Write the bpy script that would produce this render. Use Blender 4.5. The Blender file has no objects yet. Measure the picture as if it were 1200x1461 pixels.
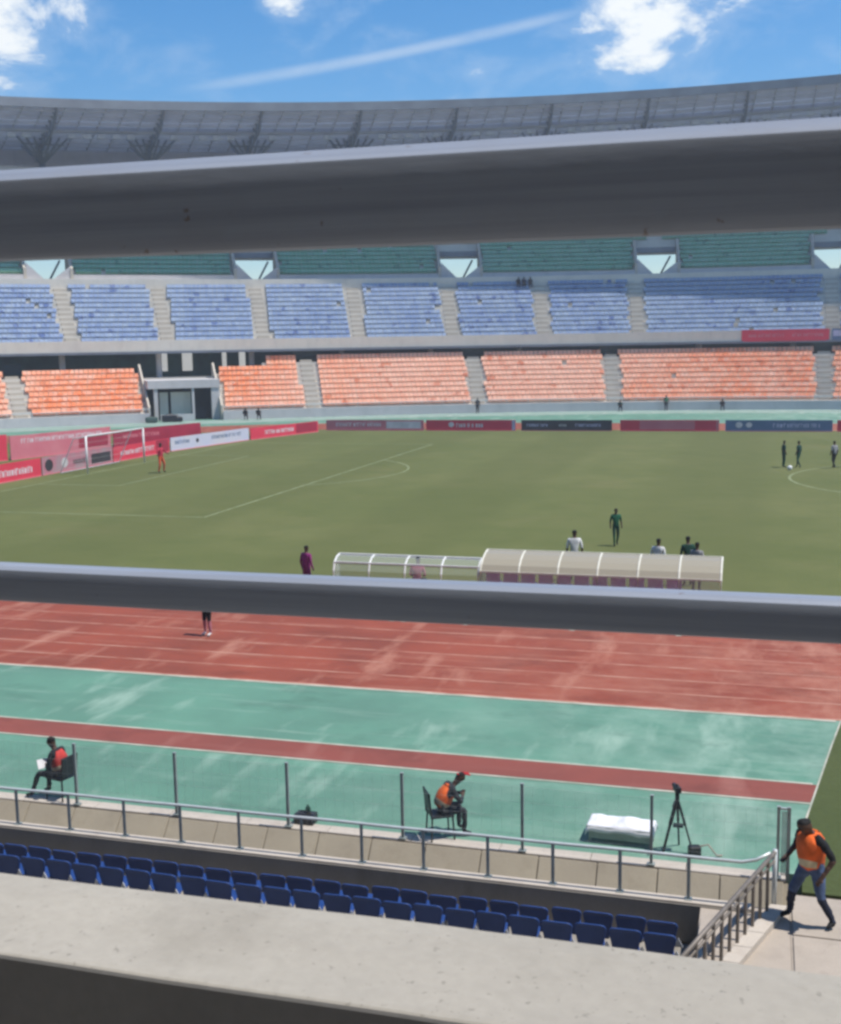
import bpy, bmesh, math, random
import numpy as np
from mathutils import Vector, Matrix, noise as mnoise

S = bpy.context.scene
COL = S.collection
R_ = math.radians
rnd = random.Random(11)

# ------------------------------------------------------------------ camera
cd = bpy.data.cameras.new('camera')
cam = bpy.data.objects.new('camera', cd)
COL.objects.link(cam)
cr = Vector((0.96017, 0.27889, -0.01697))
cu = Vector((-0.02334, 0.14060, 0.98979))
cf = Vector((-0.27843, 0.94997, -0.14151))
CAM = Vector((41.917, -36.397, 7.995))
m = Matrix((cr, cu, -cf)).transposed().to_4x4()
m.translation = CAM
cam.matrix_world = m
cd.sensor_fit = 'HORIZONTAL'
cd.sensor_width = 36
cd.lens = 36 * 1682.7 / 1200
cd.clip_start = 0.05
cd.clip_end = 6000
cd.dof.use_dof = True
cd.dof.focus_distance = 55
cd.dof.aperture_fstop = 34
S.camera = cam

# ------------------------------------------------------------------ world, sun, exposure
SUN_EL, SUN_AZ = 66.0, 1.0            # azimuth from +X towards +Y
sdir = Vector((math.cos(R_(SUN_EL)) * math.cos(R_(SUN_AZ)), math.cos(R_(SUN_EL)) * math.sin(R_(SUN_AZ)), math.sin(R_(SUN_EL))))
W = bpy.data.worlds.new('World')
S.world = W
W.use_nodes = True
nt = W.node_tree
nt.nodes.clear()
N = nt.nodes.new
Lk = nt.links.new
out = N('ShaderNodeOutputWorld')
bg = N('ShaderNodeBackground')
bg.inputs['Strength'].default_value = 0.1
Lk(bg.outputs[0], out.inputs[0])
sky = N('ShaderNodeTexSky')
sky.sky_type = 'NISHITA'
sky.sun_disc = False
sky.sun_elevation = R_(SUN_EL)
sky.sun_rotation = R_(90 - SUN_AZ)
sky.air_density = 1.0
sky.dust_density = 0.4
sky.ozone_density = 3.0
tc = N('ShaderNodeTexCoord')


def wmath(op, a, b=None, c=None, clamp=False):
    n = N('ShaderNodeMath')
    n.operation = op
    n.use_clamp = clamp
    for i, v in enumerate((a, b, c)):
        if v is None:
            continue
        if isinstance(v, (int, float)):
            n.inputs[i].default_value = v
        else:
            Lk(v, n.inputs[i])
    return n.outputs[0]


def wvec(op, a, b):
    n = N('ShaderNodeVectorMath')
    n.operation = op
    for i, v in enumerate((a, b)):
        if isinstance(v, (tuple, Vector)):
            n.inputs[i].default_value = v
        else:
            Lk(v, n.inputs[i])
    return n


def wrange(v, a, b, c=0.0, d=1.0):
    n = N('ShaderNodeMapRange')
    n.interpolation_type = 'SMOOTHSTEP'
    Lk(v, n.inputs[0])
    for i, x in enumerate((a, b, c, d)):
        n.inputs[i + 1].default_value = x
    return n.outputs[0]


dirn = tc.outputs['Generated']
n1 = N('ShaderNodeTexNoise')
n1.inputs['Scale'].default_value = 11
n1.inputs['Detail'].default_value = 12
n1.inputs['Roughness'].default_value = 0.64
n1.inputs['Distortion'].default_value = 0.35
mp = N('ShaderNodeMapping')
mp.inputs['Scale'].default_value = (1, 1, 2.0)
mp.inputs['Location'].default_value = (3.1, 0.4, 1.7)
Lk(dirn, mp.inputs[0])
Lk(mp.outputs[0], n1.inputs['Vector'])
fbm = n1.outputs[0]
amount = None
# scattered fair-weather cumulus (the same field all round the sky), thicker at these banks
acc = wmath('SUBTRACT', wmath('MULTIPLY', fbm, 1.5), 0.285)
for d, r0, w in (((-.5663, .790, .262), .108, .44), ((-.50, .83, .27), .06, .26), ((-.108, .9630, .246), .056, .36), ((-.095, .9690, .222), .032, .22), ((-.055, .9670, .257), .05, .26),
                 ((-.112, .949, .285), .09, .30), ((-.3700, .893, .266), .034, .32), ((-.035, .968, .252), .045, .12), ((.5, .75, .35), .2, .3), ((-.8, .3, .4), .2, .3)):
    dist = wvec('DISTANCE', dirn, d).outputs['Value']
    b = wrange(dist, 0.0, r0, w, 0.0)
    acc = wmath('ADD', acc, b)
cum = wrange(acc, 0.64, 0.93)
# a long thin streak of cirrus
d1, d2 = Vector((-.4496, .8708, .1989)), Vector((-.120, .9585, .2560))
pl = d1.cross(d2).normalized()
sag = wvec('DOT_PRODUCT', dirn, Vector((pl.x, pl.y, pl.z))).outputs['Value']
mid = (d1 + d2).normalized()
along = wvec('DISTANCE', dirn, Vector(mid)).outputs['Value']
bow = wmath('MULTIPLY', wmath('SUBTRACT', wmath('MULTIPLY', along, along), 0.026), 0.16)
off = wmath('ABSOLUTE', wmath('ADD', sag, bow))
streak = wmath('MULTIPLY', wrange(off, 0.0, 0.0070, 0.32, 0.0), wrange(along, 0.10, 0.19, 1.0, 0.0))
streak = wmath('MULTIPLY', streak, wrange(fbm, 0.25, 0.6, 0.45, 1.0))
veil = wmath('MULTIPLY', wrange(acc, 0.45, 0.8), 0.16)
amt = wmath('MAXIMUM', wmath('MAXIMUM', cum, streak), veil)
mixc = N('ShaderNodeMixRGB')
Lk(amt, mixc.inputs[0])
hs = N('ShaderNodeHueSaturation')
hs.inputs['Saturation'].default_value = 1.42
hs.inputs['Value'].default_value = 1.10
Lk(sky.outputs[0], hs.inputs['Color'])
Lk(hs.outputs[0], mixc.inputs[1])
mixc.inputs[2].default_value = (7.4, 7.7, 7.8, 1)
Lk(mixc.outputs[0], bg.inputs['Color'])

sl = bpy.data.lights.new('sun', 'SUN')
sl.energy = 4.0
sl.angle = R_(0.53)
sl.color = (1.0, 0.955, 0.89)
so = bpy.data.objects.new('sun', sl)
COL.objects.link(so)
so.rotation_euler = sdir.to_track_quat('Z', 'Y').to_euler()
so.location = (60, 0, 60)

S.view_settings.view_transform = 'Standard'
S.view_settings.look = 'None'
S.view_settings.exposure = 0.47
S.view_settings.gamma = 1
S.view_settings.use_curve_mapping = False
S.render.engine = 'CYCLES'
S.cycles.use_denoising = True
S.cycles.max_bounces = 6
S.cycles.filter_width = 2.9

# ------------------------------------------------------------------ materials


def srgb(r, g, b):
    return tuple(((v / 255) / 12.92 if v / 255 < .04045 else ((v / 255 + .055) / 1.055) ** 2.4) for v in (r, g, b))


class Mat:
    def __init__(self, name, rough=.8, metal=0.0, spec=.3):
        self.m = bpy.data.materials.new(name)
        self.m.use_nodes = True
        self.t = self.m.node_tree
        self.b = self.t.nodes['Principled BSDF']
        self.b.inputs['Roughness'].default_value = rough
        self.b.inputs['Metallic'].default_value = metal
        self.b.inputs['Specular IOR Level'].default_value = spec
        self.pos = None

    def n(self, k):
        return self.t.nodes.new(k)

    def l(self, a, b):
        self.t.links.new(a, b)

    def coords(self, obj=False):
        if obj:
            return self.n('ShaderNodeTexCoord').outputs['Object']
        if self.pos is None:
            self.pos = self.n('ShaderNodeNewGeometry').outputs['Position']
        return self.pos

    def noise(self, scale, detail=4, sx=(1, 1, 1), rough=.55, loc=(0, 0, 0), obj=False):
        mp = self.n('ShaderNodeMapping')
        mp.inputs['Scale'].default_value = sx
        mp.inputs['Location'].default_value = loc
        self.l(self.coords(obj), mp.inputs[0])
        t = self.n('ShaderNodeTexNoise')
        t.inputs['Scale'].default_value = scale
        t.inputs['Detail'].default_value = detail
        t.inputs['Roughness'].default_value = rough
        self.l(mp.outputs[0], t.inputs['Vector'])
        return t.outputs[0]

    def rng(self, v, a, b, c=0., d=1.):
        n = self.n('ShaderNodeMapRange')
        self.l(v, n.inputs[0])
        for i, x in enumerate((a, b, c, d)):
            n.inputs[i + 1].default_value = x
        return n.outputs[0]

    def mix(self, f, a, b):
        n = self.n('ShaderNodeMixRGB')
        if isinstance(f, (int, float)):
            n.inputs[0].default_value = f
        else:
            self.l(f, n.inputs[0])
        for i, c in ((1, a), (2, b)):
            if isinstance(c, tuple):
                n.inputs[i].default_value = (*c, 1)
            else:
                self.l(c, n.inputs[i])
        return n.outputs[0]

    def col(self, c):
        if isinstance(c, tuple):
            self.b.inputs['Base Color'].default_value = (*c, 1)
        else:
            self.l(c, self.b.inputs['Base Color'])
        return self

    def bump(self, v, strength=.3, dist=.02):
        n = self.n('ShaderNodeBump')
        n.inputs['Strength'].default_value = strength
        n.inputs['Distance'].default_value = dist
        self.l(v, n.inputs['Height'])
        self.l(n.outputs[0], self.b.inputs['Normal'])
        return self


def simple(name, c1, c2=None, scale=6, rough=.8, metal=0., spec=.3, bump=0.1, obj=False, lo=.35, hi=.65):
    """colour with an uneven, slightly dirty surface"""
    M = Mat(name, rough, metal, spec)
    c2 = c2 or tuple(v * .78 for v in c1)
    n = M.noise(scale, 5, obj=obj)
    M.col(M.mix(M.rng(n, lo, hi), c1, c2))
    if bump:
        M.bump(M.noise(scale * 6, 3, obj=obj), bump, .01)
    return M.m


def grass_mat(name, a, b, c):
    M = Mat(name, .95, 0, .1)
    big = M.noise(.045, 5, (1, 1.6, 1), .6)
    mid_ = M.noise(.45, 5, (1, 1, 1), .65)
    fine = M.noise(9, 3)
    x = M.mix(M.rng(big, .38, .62), a, b)
    x = M.mix(M.rng(mid_, .42, .72, 0, .55), x, c)
    worn = M.noise(.16, 6, (1, 1, 1), .68, (40, 11, 0))
    x = M.mix(M.rng(worn, .56, .72, 0, .55), x, tuple(v * w for v, w in zip(b, (1.15, 1.02, 1.15))))
    # mown bands 6 m wide across the pitch
    sep = M.n('ShaderNodeSeparateXYZ')
    M.l(M.coords(), sep.inputs[0])
    w = M.n('ShaderNodeMath'); w.operation = 'SINE'
    w0 = M.n('ShaderNodeMath'); w0.operation = 'MULTIPLY'; w0.inputs[1].default_value = math.pi / 6
    M.l(sep.outputs[0], w0.inputs[0]); M.l(w0.outputs[0], w.inputs[0])
    band = M.rng(w.outputs[0], -.35, .35, 0, .34)
    x = M.mix(band, x, tuple(v * .78 for v in a))
    x = M.mix(M.rng(fine, .35, .7, 0, .35), x, tuple(v * .6 for v in b))
    M.col(x)
    M.bump(fine, .5, .03)
    return M.m


def floor_mat(name, base, dark, pale, rough=.75, east=False):
    """sports floor coating: blotches, sun-faded patches, scuffs dragged across and along"""
    M = Mat(name, rough, 0, .25)
    big = M.noise(.35, 6, (1, 1, 1), .62)
    x = M.mix(M.rng(big, .36, .66), base, dark)
    scuff = M.noise(.9, 4, (1.0, .28, 1), .6, (7, 3, 0))
    x = M.mix(M.rng(scuff, .55, .70, 0, .75), x, pale)
    along = M.noise(1.0, 4, (.22, 2.4, 1), .6, (2, 9, 0))
    x = M.mix(M.rng(along, .56, .75, 0, .45), x, pale)
    if east:   # the lanes near the tunnel end have worn pale
        sx = M.n('ShaderNodeSeparateXYZ')
        M.l(M.coords(), sx.inputs[0])
        blot = M.noise(.8, 6, (.8, .8, 1), .68, (17, 2, 0))
        ml = M.n('ShaderNodeMath'); ml.operation = 'MULTIPLY'
        M.l(M.rng(sx.outputs[0], 33, 44, .0, 1.0), ml.inputs[0]); M.l(M.rng(blot, .40, .68, 0, .8), ml.inputs[1])
        x = M.mix(ml.outputs[0], x, pale)
    wet = M.noise(.55, 5, (.7, 1.2, 1), .65, (31, 5, 0))
    x = M.mix(M.rng(wet, .55, .68, 0, .5), x, tuple(v * .62 for v in dark))
    fine = M.noise(22, 3)
    x = M.mix(M.rng(fine, .35, .75, 0, .2), x, tuple(v * .6 for v in base))
    M.col(x)
    M.bump(fine, .25, .006)
    return M.m


def concrete_mat(name, a, b, stain, scale=1.0, rough=.9, specks=True, bump=.35):
    M = Mat(name, rough, 0, .2)
    x = M.mix(M.rng(M.noise(.9 * scale, 7, (1, 1, 1), .65), .36, .66), a, b)
    x = M.mix(M.rng(M.noise(2.6 * scale, 6, (1, 1, .35), .7, (4, 1, 2)), .52, .74, 0, .6), x, stain)
    fine = M.noise(38 * scale, 4)
    x = M.mix(M.rng(fine, .3, .75, 0, .28), x, tuple(v * .6 for v in a))
    if specks:
        sp = M.noise(75 * scale, 2, loc=(9, 9, 9))
        x = M.mix(M.rng(sp, .66, .72, 0, .45), x, tuple(v * .35 for v in a))
    M.col(x)
    M.bump(fine, bump, .008)
    return M.m


def seat_mat(name, a, b, dark, pale):
    """plastic seats: each seat (cell about half a metre) faded by a different amount"""
    M = Mat(name, .5, 0, .4)
    v = M.n('ShaderNodeTexVoronoi')
    v.inputs['Scale'].default_value = 1.7
    M.l(M.coords(), v.inputs['Vector'])
    sep = M.n('ShaderNodeSeparateColor')
    M.l(v.outputs['Color'], sep.inputs[0])
    x = M.mix(sep.outputs[0], a, b)
    fade = M.noise(.12, 4, (1, 1, .6), .6)
    x = M.mix(M.rng(fade, .42, .62, 0, .55), x, pale)
    if name == 'seat_orange':   # the middle blocks have bleached most
        sx = M.n('ShaderNodeSeparateXYZ')
        M.l(M.coords(), sx.inputs[0])
        up_ = M.rng(sx.outputs[0], -16, 2); dn = M.rng(sx.outputs[0], 32, 20)
        mm = M.n('ShaderNodeMath'); mm.operation = 'MULTIPLY'
        M.l(up_, mm.inputs[0]); M.l(dn, mm.inputs[1])
        x = M.mix(M.rng(mm.outputs[0], 0, 1, 0, .62), x, pale)
    x = M.mix(M.rng(sep.outputs[2], .45, 1.0, 0, .75), x, pale)
    x = M.mix(M.rng(sep.outputs[1], .92, .97, 0, .75), x, dark)
    M.col(x)
    return M.m


MT = {}
MT['grass'] = grass_mat('pitch_grass', (.113, .130, .044), (.140, .149, .056), (.084, .108, .035))
MT['turf'] = grass_mat('verge_turf', (.070, .088, .034), (.082, .10, .04), (.055, .075, .028))
MT['line'] = simple('line_paint', (.25, .28, .15), (.15, .175, .075), 1.5, .9, bump=0, lo=.38, hi=.66)
MT['track'] = floor_mat('track_red', (.280, .066, .038), (.205, .053, .033), (.42, .19, .13), east=True)
MT['lane'] = simple('lane_paint', (.47, .25, .18), (.31, .092, .06), 1.2, .8, bump=0, lo=.40, hi=.66)
MT['green'] = floor_mat('floor_green', (.118, .258, .186), (.095, .20, .148), (.28, .40, .32), east=True)
MT['band'] = floor_mat('runway_red', (.235, .066, .050), (.19, .06, .047), (.30, .12, .095))
MT['edge'] = simple('edge_paint', (.46, .44, .36), (.28, .31, .24), 1.6, .8, bump=0)
MT['earth'] = simple('earth', (.36, .31, .24), (.27, .25, .17), .08, .95, bump=0)
MT['kerb'] = concrete_mat('kerb_concrete', (.52, .46, .39), (.46, .41, .35), (.36, .30, .25))
MT['slab'] = concrete_mat('walk_concrete', (.36, .315, .24), (.31, .27, .21), (.235, .20, .15))
MT['landing'] = concrete_mat('landing_concrete', (.42, .36, .30), (.37, .32, .265), (.28, .24, .20))
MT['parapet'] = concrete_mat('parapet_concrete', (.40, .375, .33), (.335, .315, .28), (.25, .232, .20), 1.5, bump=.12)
MT['parapet_shade'] = concrete_mat('parapet_shaded_face', (.24, .235, .225), (.20, .195, .19), (.15, .145, .14), 1.5, bump=.08, specks=False)  # darker copy of the parapet concrete, shade put into the colour
MT['terrace'] = concrete_mat('terrace_concrete', (.32, .29, .25), (.27, .25, .22), (.20, .185, .16))
MT['path'] = floor_mat('path_pale_green', (.26, .36, .30), (.22, .30, .25), (.40, .44, .39))
MT['far_conc'] = concrete_mat('far_concrete', (.72, .67, .58), (.64, .595, .52), (.52, .485, .425), .4, specks=False)
MT['stair'] = concrete_mat('stair_concrete', (.56, .50, .41), (.50, .45, .37), (.40, .36, .30), .4, specks=False)
MT['greywall'] = concrete_mat('grey_wall', (.60, .57, .56), (.52, .50, .49), (.42, .41, .40), .4, specks=False)
MT['orange'] = seat_mat('seat_orange', (.92, .28, .10), (.90, .37, .18), (.70, .20, .08), (.90, .57, .42))
MT['blue'] = seat_mat('seat_blue', (.23, .31, .50), (.28, .36, .52), (.08, .13, .33), (.40, .47, .56))
MT['teal'] = seat_mat('seat_green', (.20, .44, .27), (.25, .50, .33), (.10, .24, .16), (.32, .52, .38))
MT['navy'] = simple('seat_navy', (.012, .042, .165), (.020, .055, .20), 3, .45, spec=.4, bump=0)
MT['bracket'] = simple('seat_bracket', (.50, .52, .56), None, 9, .5, spec=.4, bump=0)
_M = Mat('rail_grey_enamel', .38, 0, .5)
_long = _M.noise(1.0, 5, (.9, 55, 55), .6)
_x = _M.mix(_M.rng(_long, .36, .64), (.295, .325, .385), (.22, .245, .30))
_grime = _M.noise(5, 6, (1, 1.6, 1.6), .7)
_x = _M.mix(_M.rng(_grime, .52, .72, 0, .5), _x, (.24, .25, .28))
_chip = _M.noise(42, 3, (1, 1, 1), .6, (3, 3, 3))
_x = _M.mix(_M.rng(_chip, .70, .74, 0, .7), _x, (.16, .12, .10))
_M.col(_x); _M.bump(_M.noise(60, 4, (.35, 1, 1)), .12, .003)
MT['rail_near'] = _M.m
MT['galv'] = simple('galvanised_steel', (.60, .64, .64), (.50, .53, .53), 5, .38, metal=.25, bump=0)
MT['post'] = simple('grey_post', (.34, .38, .365), (.27, .30, .29), 5, .55, metal=.3, bump=0)
MT['baluster'] = simple('brown_grey_rail', (.22, .19, .165), (.15, .135, .12), 5, .55, metal=.3, bump=0)
MT['roof'] = concrete_mat('roof_sheet', (.74, .80, .90), (.56, .61, .70), (.36, .39, .46), .5, .6, specks=False)
MT['roof_steel'] = simple('roof_steel', (.46, .48, .52), (.38, .40, .44), .5, .5, metal=.2, bump=0)
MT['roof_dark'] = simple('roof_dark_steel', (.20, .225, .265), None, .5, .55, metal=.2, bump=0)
MT['fascia'] = simple('roof_fascia', (.26, .275, .30), (.20, .21, .23), .4, .5, bump=0)
MT['lamp'] = simple('lamp_glass', (.52, .55, .60), (.40, .43, .48), 2, .2, bump=0)
MT['white'] = simple('white_paint', (.80, .80, .78), (.68, .68, .66), 3, .5, bump=0)
MT['cloth'] = simple('white_cloth', (.82, .82, .84), (.72, .72, .75), 5, .8, bump=.1)
MT['net'] = simple('net_cord', (.62, .62, .58), None, 3, .8, bump=0)
MT['red_ad'] = simple('ad_red', (.74, .055, .095), (.66, .045, .08), .6, .5, bump=0)
MT['maroon_ad'] = simple('ad_maroon', (.42, .03, .065), None, .6, .5, bump=0)
MT['pink_ad'] = simple('ad_pink', (.66, .22, .25), (.62, .16, .20), .6, .5, bump=0)
MT['black_ad'] = simple('ad_black', (.045, .035, .042), (.08, .065, .075), .6, .5, bump=0)
MT['blue_ad'] = simple('ad_blue', (.13, .19, .33), (.10, .16, .26), .6, .5, bump=0)
MT['pale_ad'] = simple('ad_pale_blue', (.55, .57, .72), (.62, .60, .66), .6, .5, bump=0)
MT['grey_ad'] = simple('ad_grey_pink', (.50, .20, .24), (.40, .27, .29), .8, .5, bump=0, lo=.42, hi=.58)
MT['ad_white'] = simple('ad_white_print', (.78, .70, .72), None, 2, .5, bump=0)
MT['ad_lilac'] = simple('ad_lilac_print', (.55, .52, .70), None, 2, .5, bump=0)
MT['ad_dark'] = simple('ad_dark_print', (.05, .045, .05), None, 2, .5, bump=0)
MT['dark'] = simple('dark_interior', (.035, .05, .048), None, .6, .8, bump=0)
MT['darkgreen'] = simple('dark_green_wall', (.09, .17, .135), (.06, .09, .08), .5, .8, bump=0)
MT['frame'] = simple('shelter_frame', (.72, .70, .60), (.62, .60, .50), 3, .5, bump=0)
MT['purple'] = simple('purple_plastic', (.66, .26, .80), (.78, .52, .85), 3, .5, bump=0)
MT['black_p'] = simple('black_plastic', (.02, .021, .024), None, 5, .45, bump=0)
MT['skin'] = simple('skin', (.085, .045, .028), (.065, .034, .022), 9, .5, bump=0, obj=True)
MT['hair'] = simple('hair', (.010, .009, .008), None, 30, .8, bump=0, obj=True)


def cloth(name, c):
    return simple('cloth_' + name, c, tuple(v * .62 for v in c), 7, .85, bump=.7, obj=True)


for k, c in dict(black=(.014, .015, .018), navy=(.022, .028, .055), jeans=(.085, .13, .25), orange=(.86, .155, .030), redvest=(.62, .055, .045), red=(.50, .025, .03),
                 white=(.74, .74, .72), green=(.012, .105, .052), dkgreen=(.010, .055, .035), purple=(.26, .03, .17), keeper=(.72, .10, .035), kred=(.50, .03, .06),
                 charcoal=(.035, .037, .042), grey=(.30, .30, .31), pink=(.55, .22, .27), stripe=(.72, .62, .42)).items():
    MT['c_' + k] = cloth(k, c)


def glass_mat(name, c, a):
    M = Mat(name, .25, 0, .5)
    M.col(c)
    M.b.inputs['Alpha'].default_value = a
    return M.m


MT['poly'] = glass_mat('polycarbonate_smoked', (.36, .32, .235), .93)
MT['clear'] = glass_mat('polycarbonate_clear', (.60, .64, .58), .26)
MT['veil'] = glass_mat('fine_fence_mesh', (.50, .56, .54), .06)
MT['mesh_veil'] = glass_mat('fence_gate_mesh', (.42, .46, .46), .42)

# the roof sheeting lets some daylight through
_t = MT['roof'].node_tree
_tr = _t.nodes.new('ShaderNodeBsdfTranslucent'); _tr.inputs['Color'].default_value = (.78, .86, 1.0, 1)
_mx = _t.nodes.new('ShaderNodeMixShader'); _mx.inputs[0].default_value = .42
_t.links.new(_t.nodes['Principled BSDF'].outputs[0], _mx.inputs[1]); _t.links.new(_tr.outputs[0], _mx.inputs[2])
_t.links.new(_mx.outputs[0], _t.nodes['Material Output'].inputs[0])

# ------------------------------------------------------------------ mesh helpers


class MB:
    def __init__(self):
        self.v, self.f, self.mi = [], [], []

    def add(self, vs, fs, mi=0):
        o = len(self.v)
        self.v += [tuple(p) for p in vs]
        self.f += [tuple(i + o for i in q) for q in fs]
        self.mi += [mi] * len(fs)
        return self

    def box(self, c, s, rz=0., rx=0., mi=0):
        M_ = Matrix.Rotation(rz, 3, 'Z') @ Matrix.Rotation(rx, 3, 'X')
        vs = [Vector(c) + M_ @ Vector((x * s[0] / 2, y * s[1] / 2, z * s[2] / 2)) for z in (-1, 1) for y in (-1, 1) for x in (-1, 1)]
        return self.add(vs, [(0, 2, 3, 1), (4, 5, 7, 6), (0, 1, 5, 4), (2, 6, 7, 3), (0, 4, 6, 2), (1, 3, 7, 5)], mi)

    def span(self, a, b, mi=0):
        return self.box([(a[i] + b[i]) / 2 for i in range(3)], [abs(b[i] - a[i]) for i in range(3)], mi=mi)

    def tube(self, pts, r, n=8, mi=0, cap=True):
        pts = [Vector(p) for p in pts]
        rs = r if isinstance(r, (list, tuple)) else [r] * len(pts)
        vs = []
        for i, p in enumerate(pts):
            t = (pts[min(i + 1, len(pts) - 1)] - pts[max(i - 1, 0)]).normalized()
            a = t.cross(Vector((0, 0, 1)))
            if a.length < .05:
                a = t.cross(Vector((0, 1, 0)))
            a.normalize()
            b = t.cross(a)
            vs += [p + (a * math.cos(2 * math.pi * k / n) + b * math.sin(2 * math.pi * k / n)) * rs[i] for k in range(n)]
        fs = [(i * n + k, i * n + (k + 1) % n, (i + 1) * n + (k + 1) % n, (i + 1) * n + k) for i in range(len(pts) - 1) for k in range(n)]
        if cap:
            fs += [tuple(range(n - 1, -1, -1)), tuple((len(pts) - 1) * n + k for k in range(n))]
        return self.add(vs, fs, mi)

    def prism(self, poly, axis_vec, mi=0):
        k = len(poly)
        a = [Vector(p) for p in poly]
        b = [p + Vector(axis_vec) for p in a]
        return self.add(a + b, [tuple(range(k - 1, -1, -1)), tuple(range(k, 2 * k))] + [(i, (i + 1) % k, (i + 1) % k + k, i + k) for i in range(k)], mi)

    def sheet(self, poly, z, mi=0):
        return self.add([(p[0], p[1], z) for p in poly], [tuple(range(len(poly)))], mi)

    def build(self, name, mat, parent=None, smooth=False, kind=None, fix=True):
        me = bpy.data.meshes.new(name)
        me.from_pydata(self.v, [], self.f)
        mats = mat if isinstance(mat, (list, tuple)) else [mat]
        for q in mats:
            me.materials.append(MT[q] if isinstance(q, str) else q)
        if len(mats) > 1:
            me.polygons.foreach_set('material_index', self.mi)
        if fix and len(self.f) < 60000:
            bm = bmesh.new()
            bm.from_mesh(me)
            bmesh.ops.recalc_face_normals(bm, faces=bm.faces)
            bm.to_mesh(me)
            bm.free()
        if smooth:
            me.polygons.foreach_set('use_smooth', [True] * len(me.polygons))
        return link(name, me, parent, kind)


def link(name, data, parent=None, kind=None):
    o = bpy.data.objects.new(name, data)
    COL.objects.link(o)
    if parent is not None:
        o.parent = parent
    if kind:
        o['kind'] = kind
    return o


def tag(o, label, cat, group=None):
    o['label'] = label
    o['category'] = cat
    if group:
        o['group'] = group
    return o


def thing(name, label, cat, loc=(0, 0, 0), rz=0., group=None):
    o = bpy.data.objects.new(name, None)
    COL.objects.link(o)
    o.location = loc
    o.rotation_euler = (0, 0, rz)
    o.empty_display_size = .2
    return tag(o, label, cat, group)


def copy_tree(o, parent=None):
    c = o.copy()
    COL.objects.link(c)
    c.parent = parent
    for ch in list(o.children):
        copy_tree(ch, c)
    return c


def struct(name, mb, mat, parent=None, **k):
    o = mb.build(name, mat, parent, **k)
    if parent is None:
        o['kind'] = 'structure'
    return o


def bevel(o, w=.01, seg=2):
    md = o.modifiers.new('bevel', 'BEVEL')
    md.width = w
    md.segments = seg
    md.limit_method = 'ANGLE'
    return o


# ------------------------------------------------------------------ ground
g = MB()
g.sheet([(-2500, -2500), (2500, -2500), (2500, 3500), (-2500, 3500)], -.9)
struct('ground', g, 'earth', fix=False)
g = MB()
g.span((-115, -18.75, -.6), (215, 112, 0))
struct('green_floor', g, 'green')


def stadium(r, n=40):
    a = [(94.7 + r * math.sin(t), 34 - r * math.cos(t)) for t in np.linspace(0, math.pi, n)]
    b = [(10.3 - r * math.sin(t), 34 + r * math.cos(t)) for t in np.linspace(0, math.pi, n)]
    return a + b


def ring_sheet(mb, pa, pb, z):
    n = len(pa)
    mb.add([(x, y, z) for x, y in pa] + [(x, y, z) for x, y in pb], [(i, (i + 1) % n, (i + 1) % n + n, i + n) for i in range(n)])


g = MB()
ring_sheet(g, stadium(36.1), stadium(45.0), .004)
track = struct('running_track', g, 'track', fix=False)
for k in range(0, 9):
    r = 36.15 + k * 1.1
    g = MB()
    ring_sheet(g, stadium(r), stadium(r + (.07 if k < 8 else .09)), .008)
    g.build('lane_line', 'lane', track, fix=False)
for x in (29.87, 31.64, 32.0, 33.85, 36.91, 39.82):
    g = MB()
    g.sheet([(x - .10, -4.5), (x + .05, -4.5), (x + .17, -3.9), (x + .02, -3.9)], .009)
    g.build('lane_mark', 'edge', track, fix=False)
g = MB()
g.sheet(stadium(36.1), .004)
pitch = struct('football_pitch', g, 'grass', fix=False)


def pline(pts, w=.13, closed=False):
    mb = MB()
    P = [Vector((x, y, 0)) for x, y in pts]
    L_, R2 = [], []
    for i, p in enumerate(P):
        t = (P[min(i + 1, len(P) - 1)] - P[max(i - 1, 0)]).normalized()
        s = Vector((-t.y, t.x, 0)) * w / 2
        L_.append(p + s); R2.append(p - s)
    n = len(P)
    mb.add([(q.x, q.y, .008) for q in L_ + R2], [(i, i + 1, i + 1 + n, i + n) for i in range(n - 1)])
    mb.build('pitch_line', 'line', pitch, fix=False)


pline([(0, 0.2), (105, 0.2)]); pline([(0, 68), (105, 68)]); pline([(0, .2), (0, 68)]); pline([(52.5, .2), (52.5, 68)])
pline([(0, 13.84), (16.5, 13.84)]); pline([(16.5, 13.8), (16.5, 54.2)]); pline([(16.5, 54.16), (0, 54.16)])
pline([(0, 24.84), (5.5, 24.84)]); pline([(5.5, 24.8), (5.5, 43.2)]); pline([(5.5, 43.16), (0, 43.16)])
pline([(11 + 9.15 * math.cos(t), 34 + 9.15 * math.sin(t)) for t in np.linspace(-.925, .925, 24)])
pline([(52.5 + 9.15 * math.cos(t), 34 + 9.15 * math.sin(t)) for t in np.linspace(0, 2 * math.pi, 64)])

g = MB()
g.sheet([(-60, -15.83), (42.83, -15.80), (43.0, -14.93), (-60, -14.95)], .004)
band = struct('long_jump_runway', g, 'band', fix=False)
for y in (-15.9, -14.94):
    g = MB(); g.sheet([(-60, y), (42.9, y), (42.9, y + .075), (-60, y + .075)], .009); g.build('runway_edge_line', 'edge', band, fix=False)
g = MB(); g.sheet([(-60, -11.16), (43.5, -11.16), (43.5, -11.04), (-60, -11.04)], .009); g.build('track_edge_line', 'edge', track, fix=False)
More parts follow.
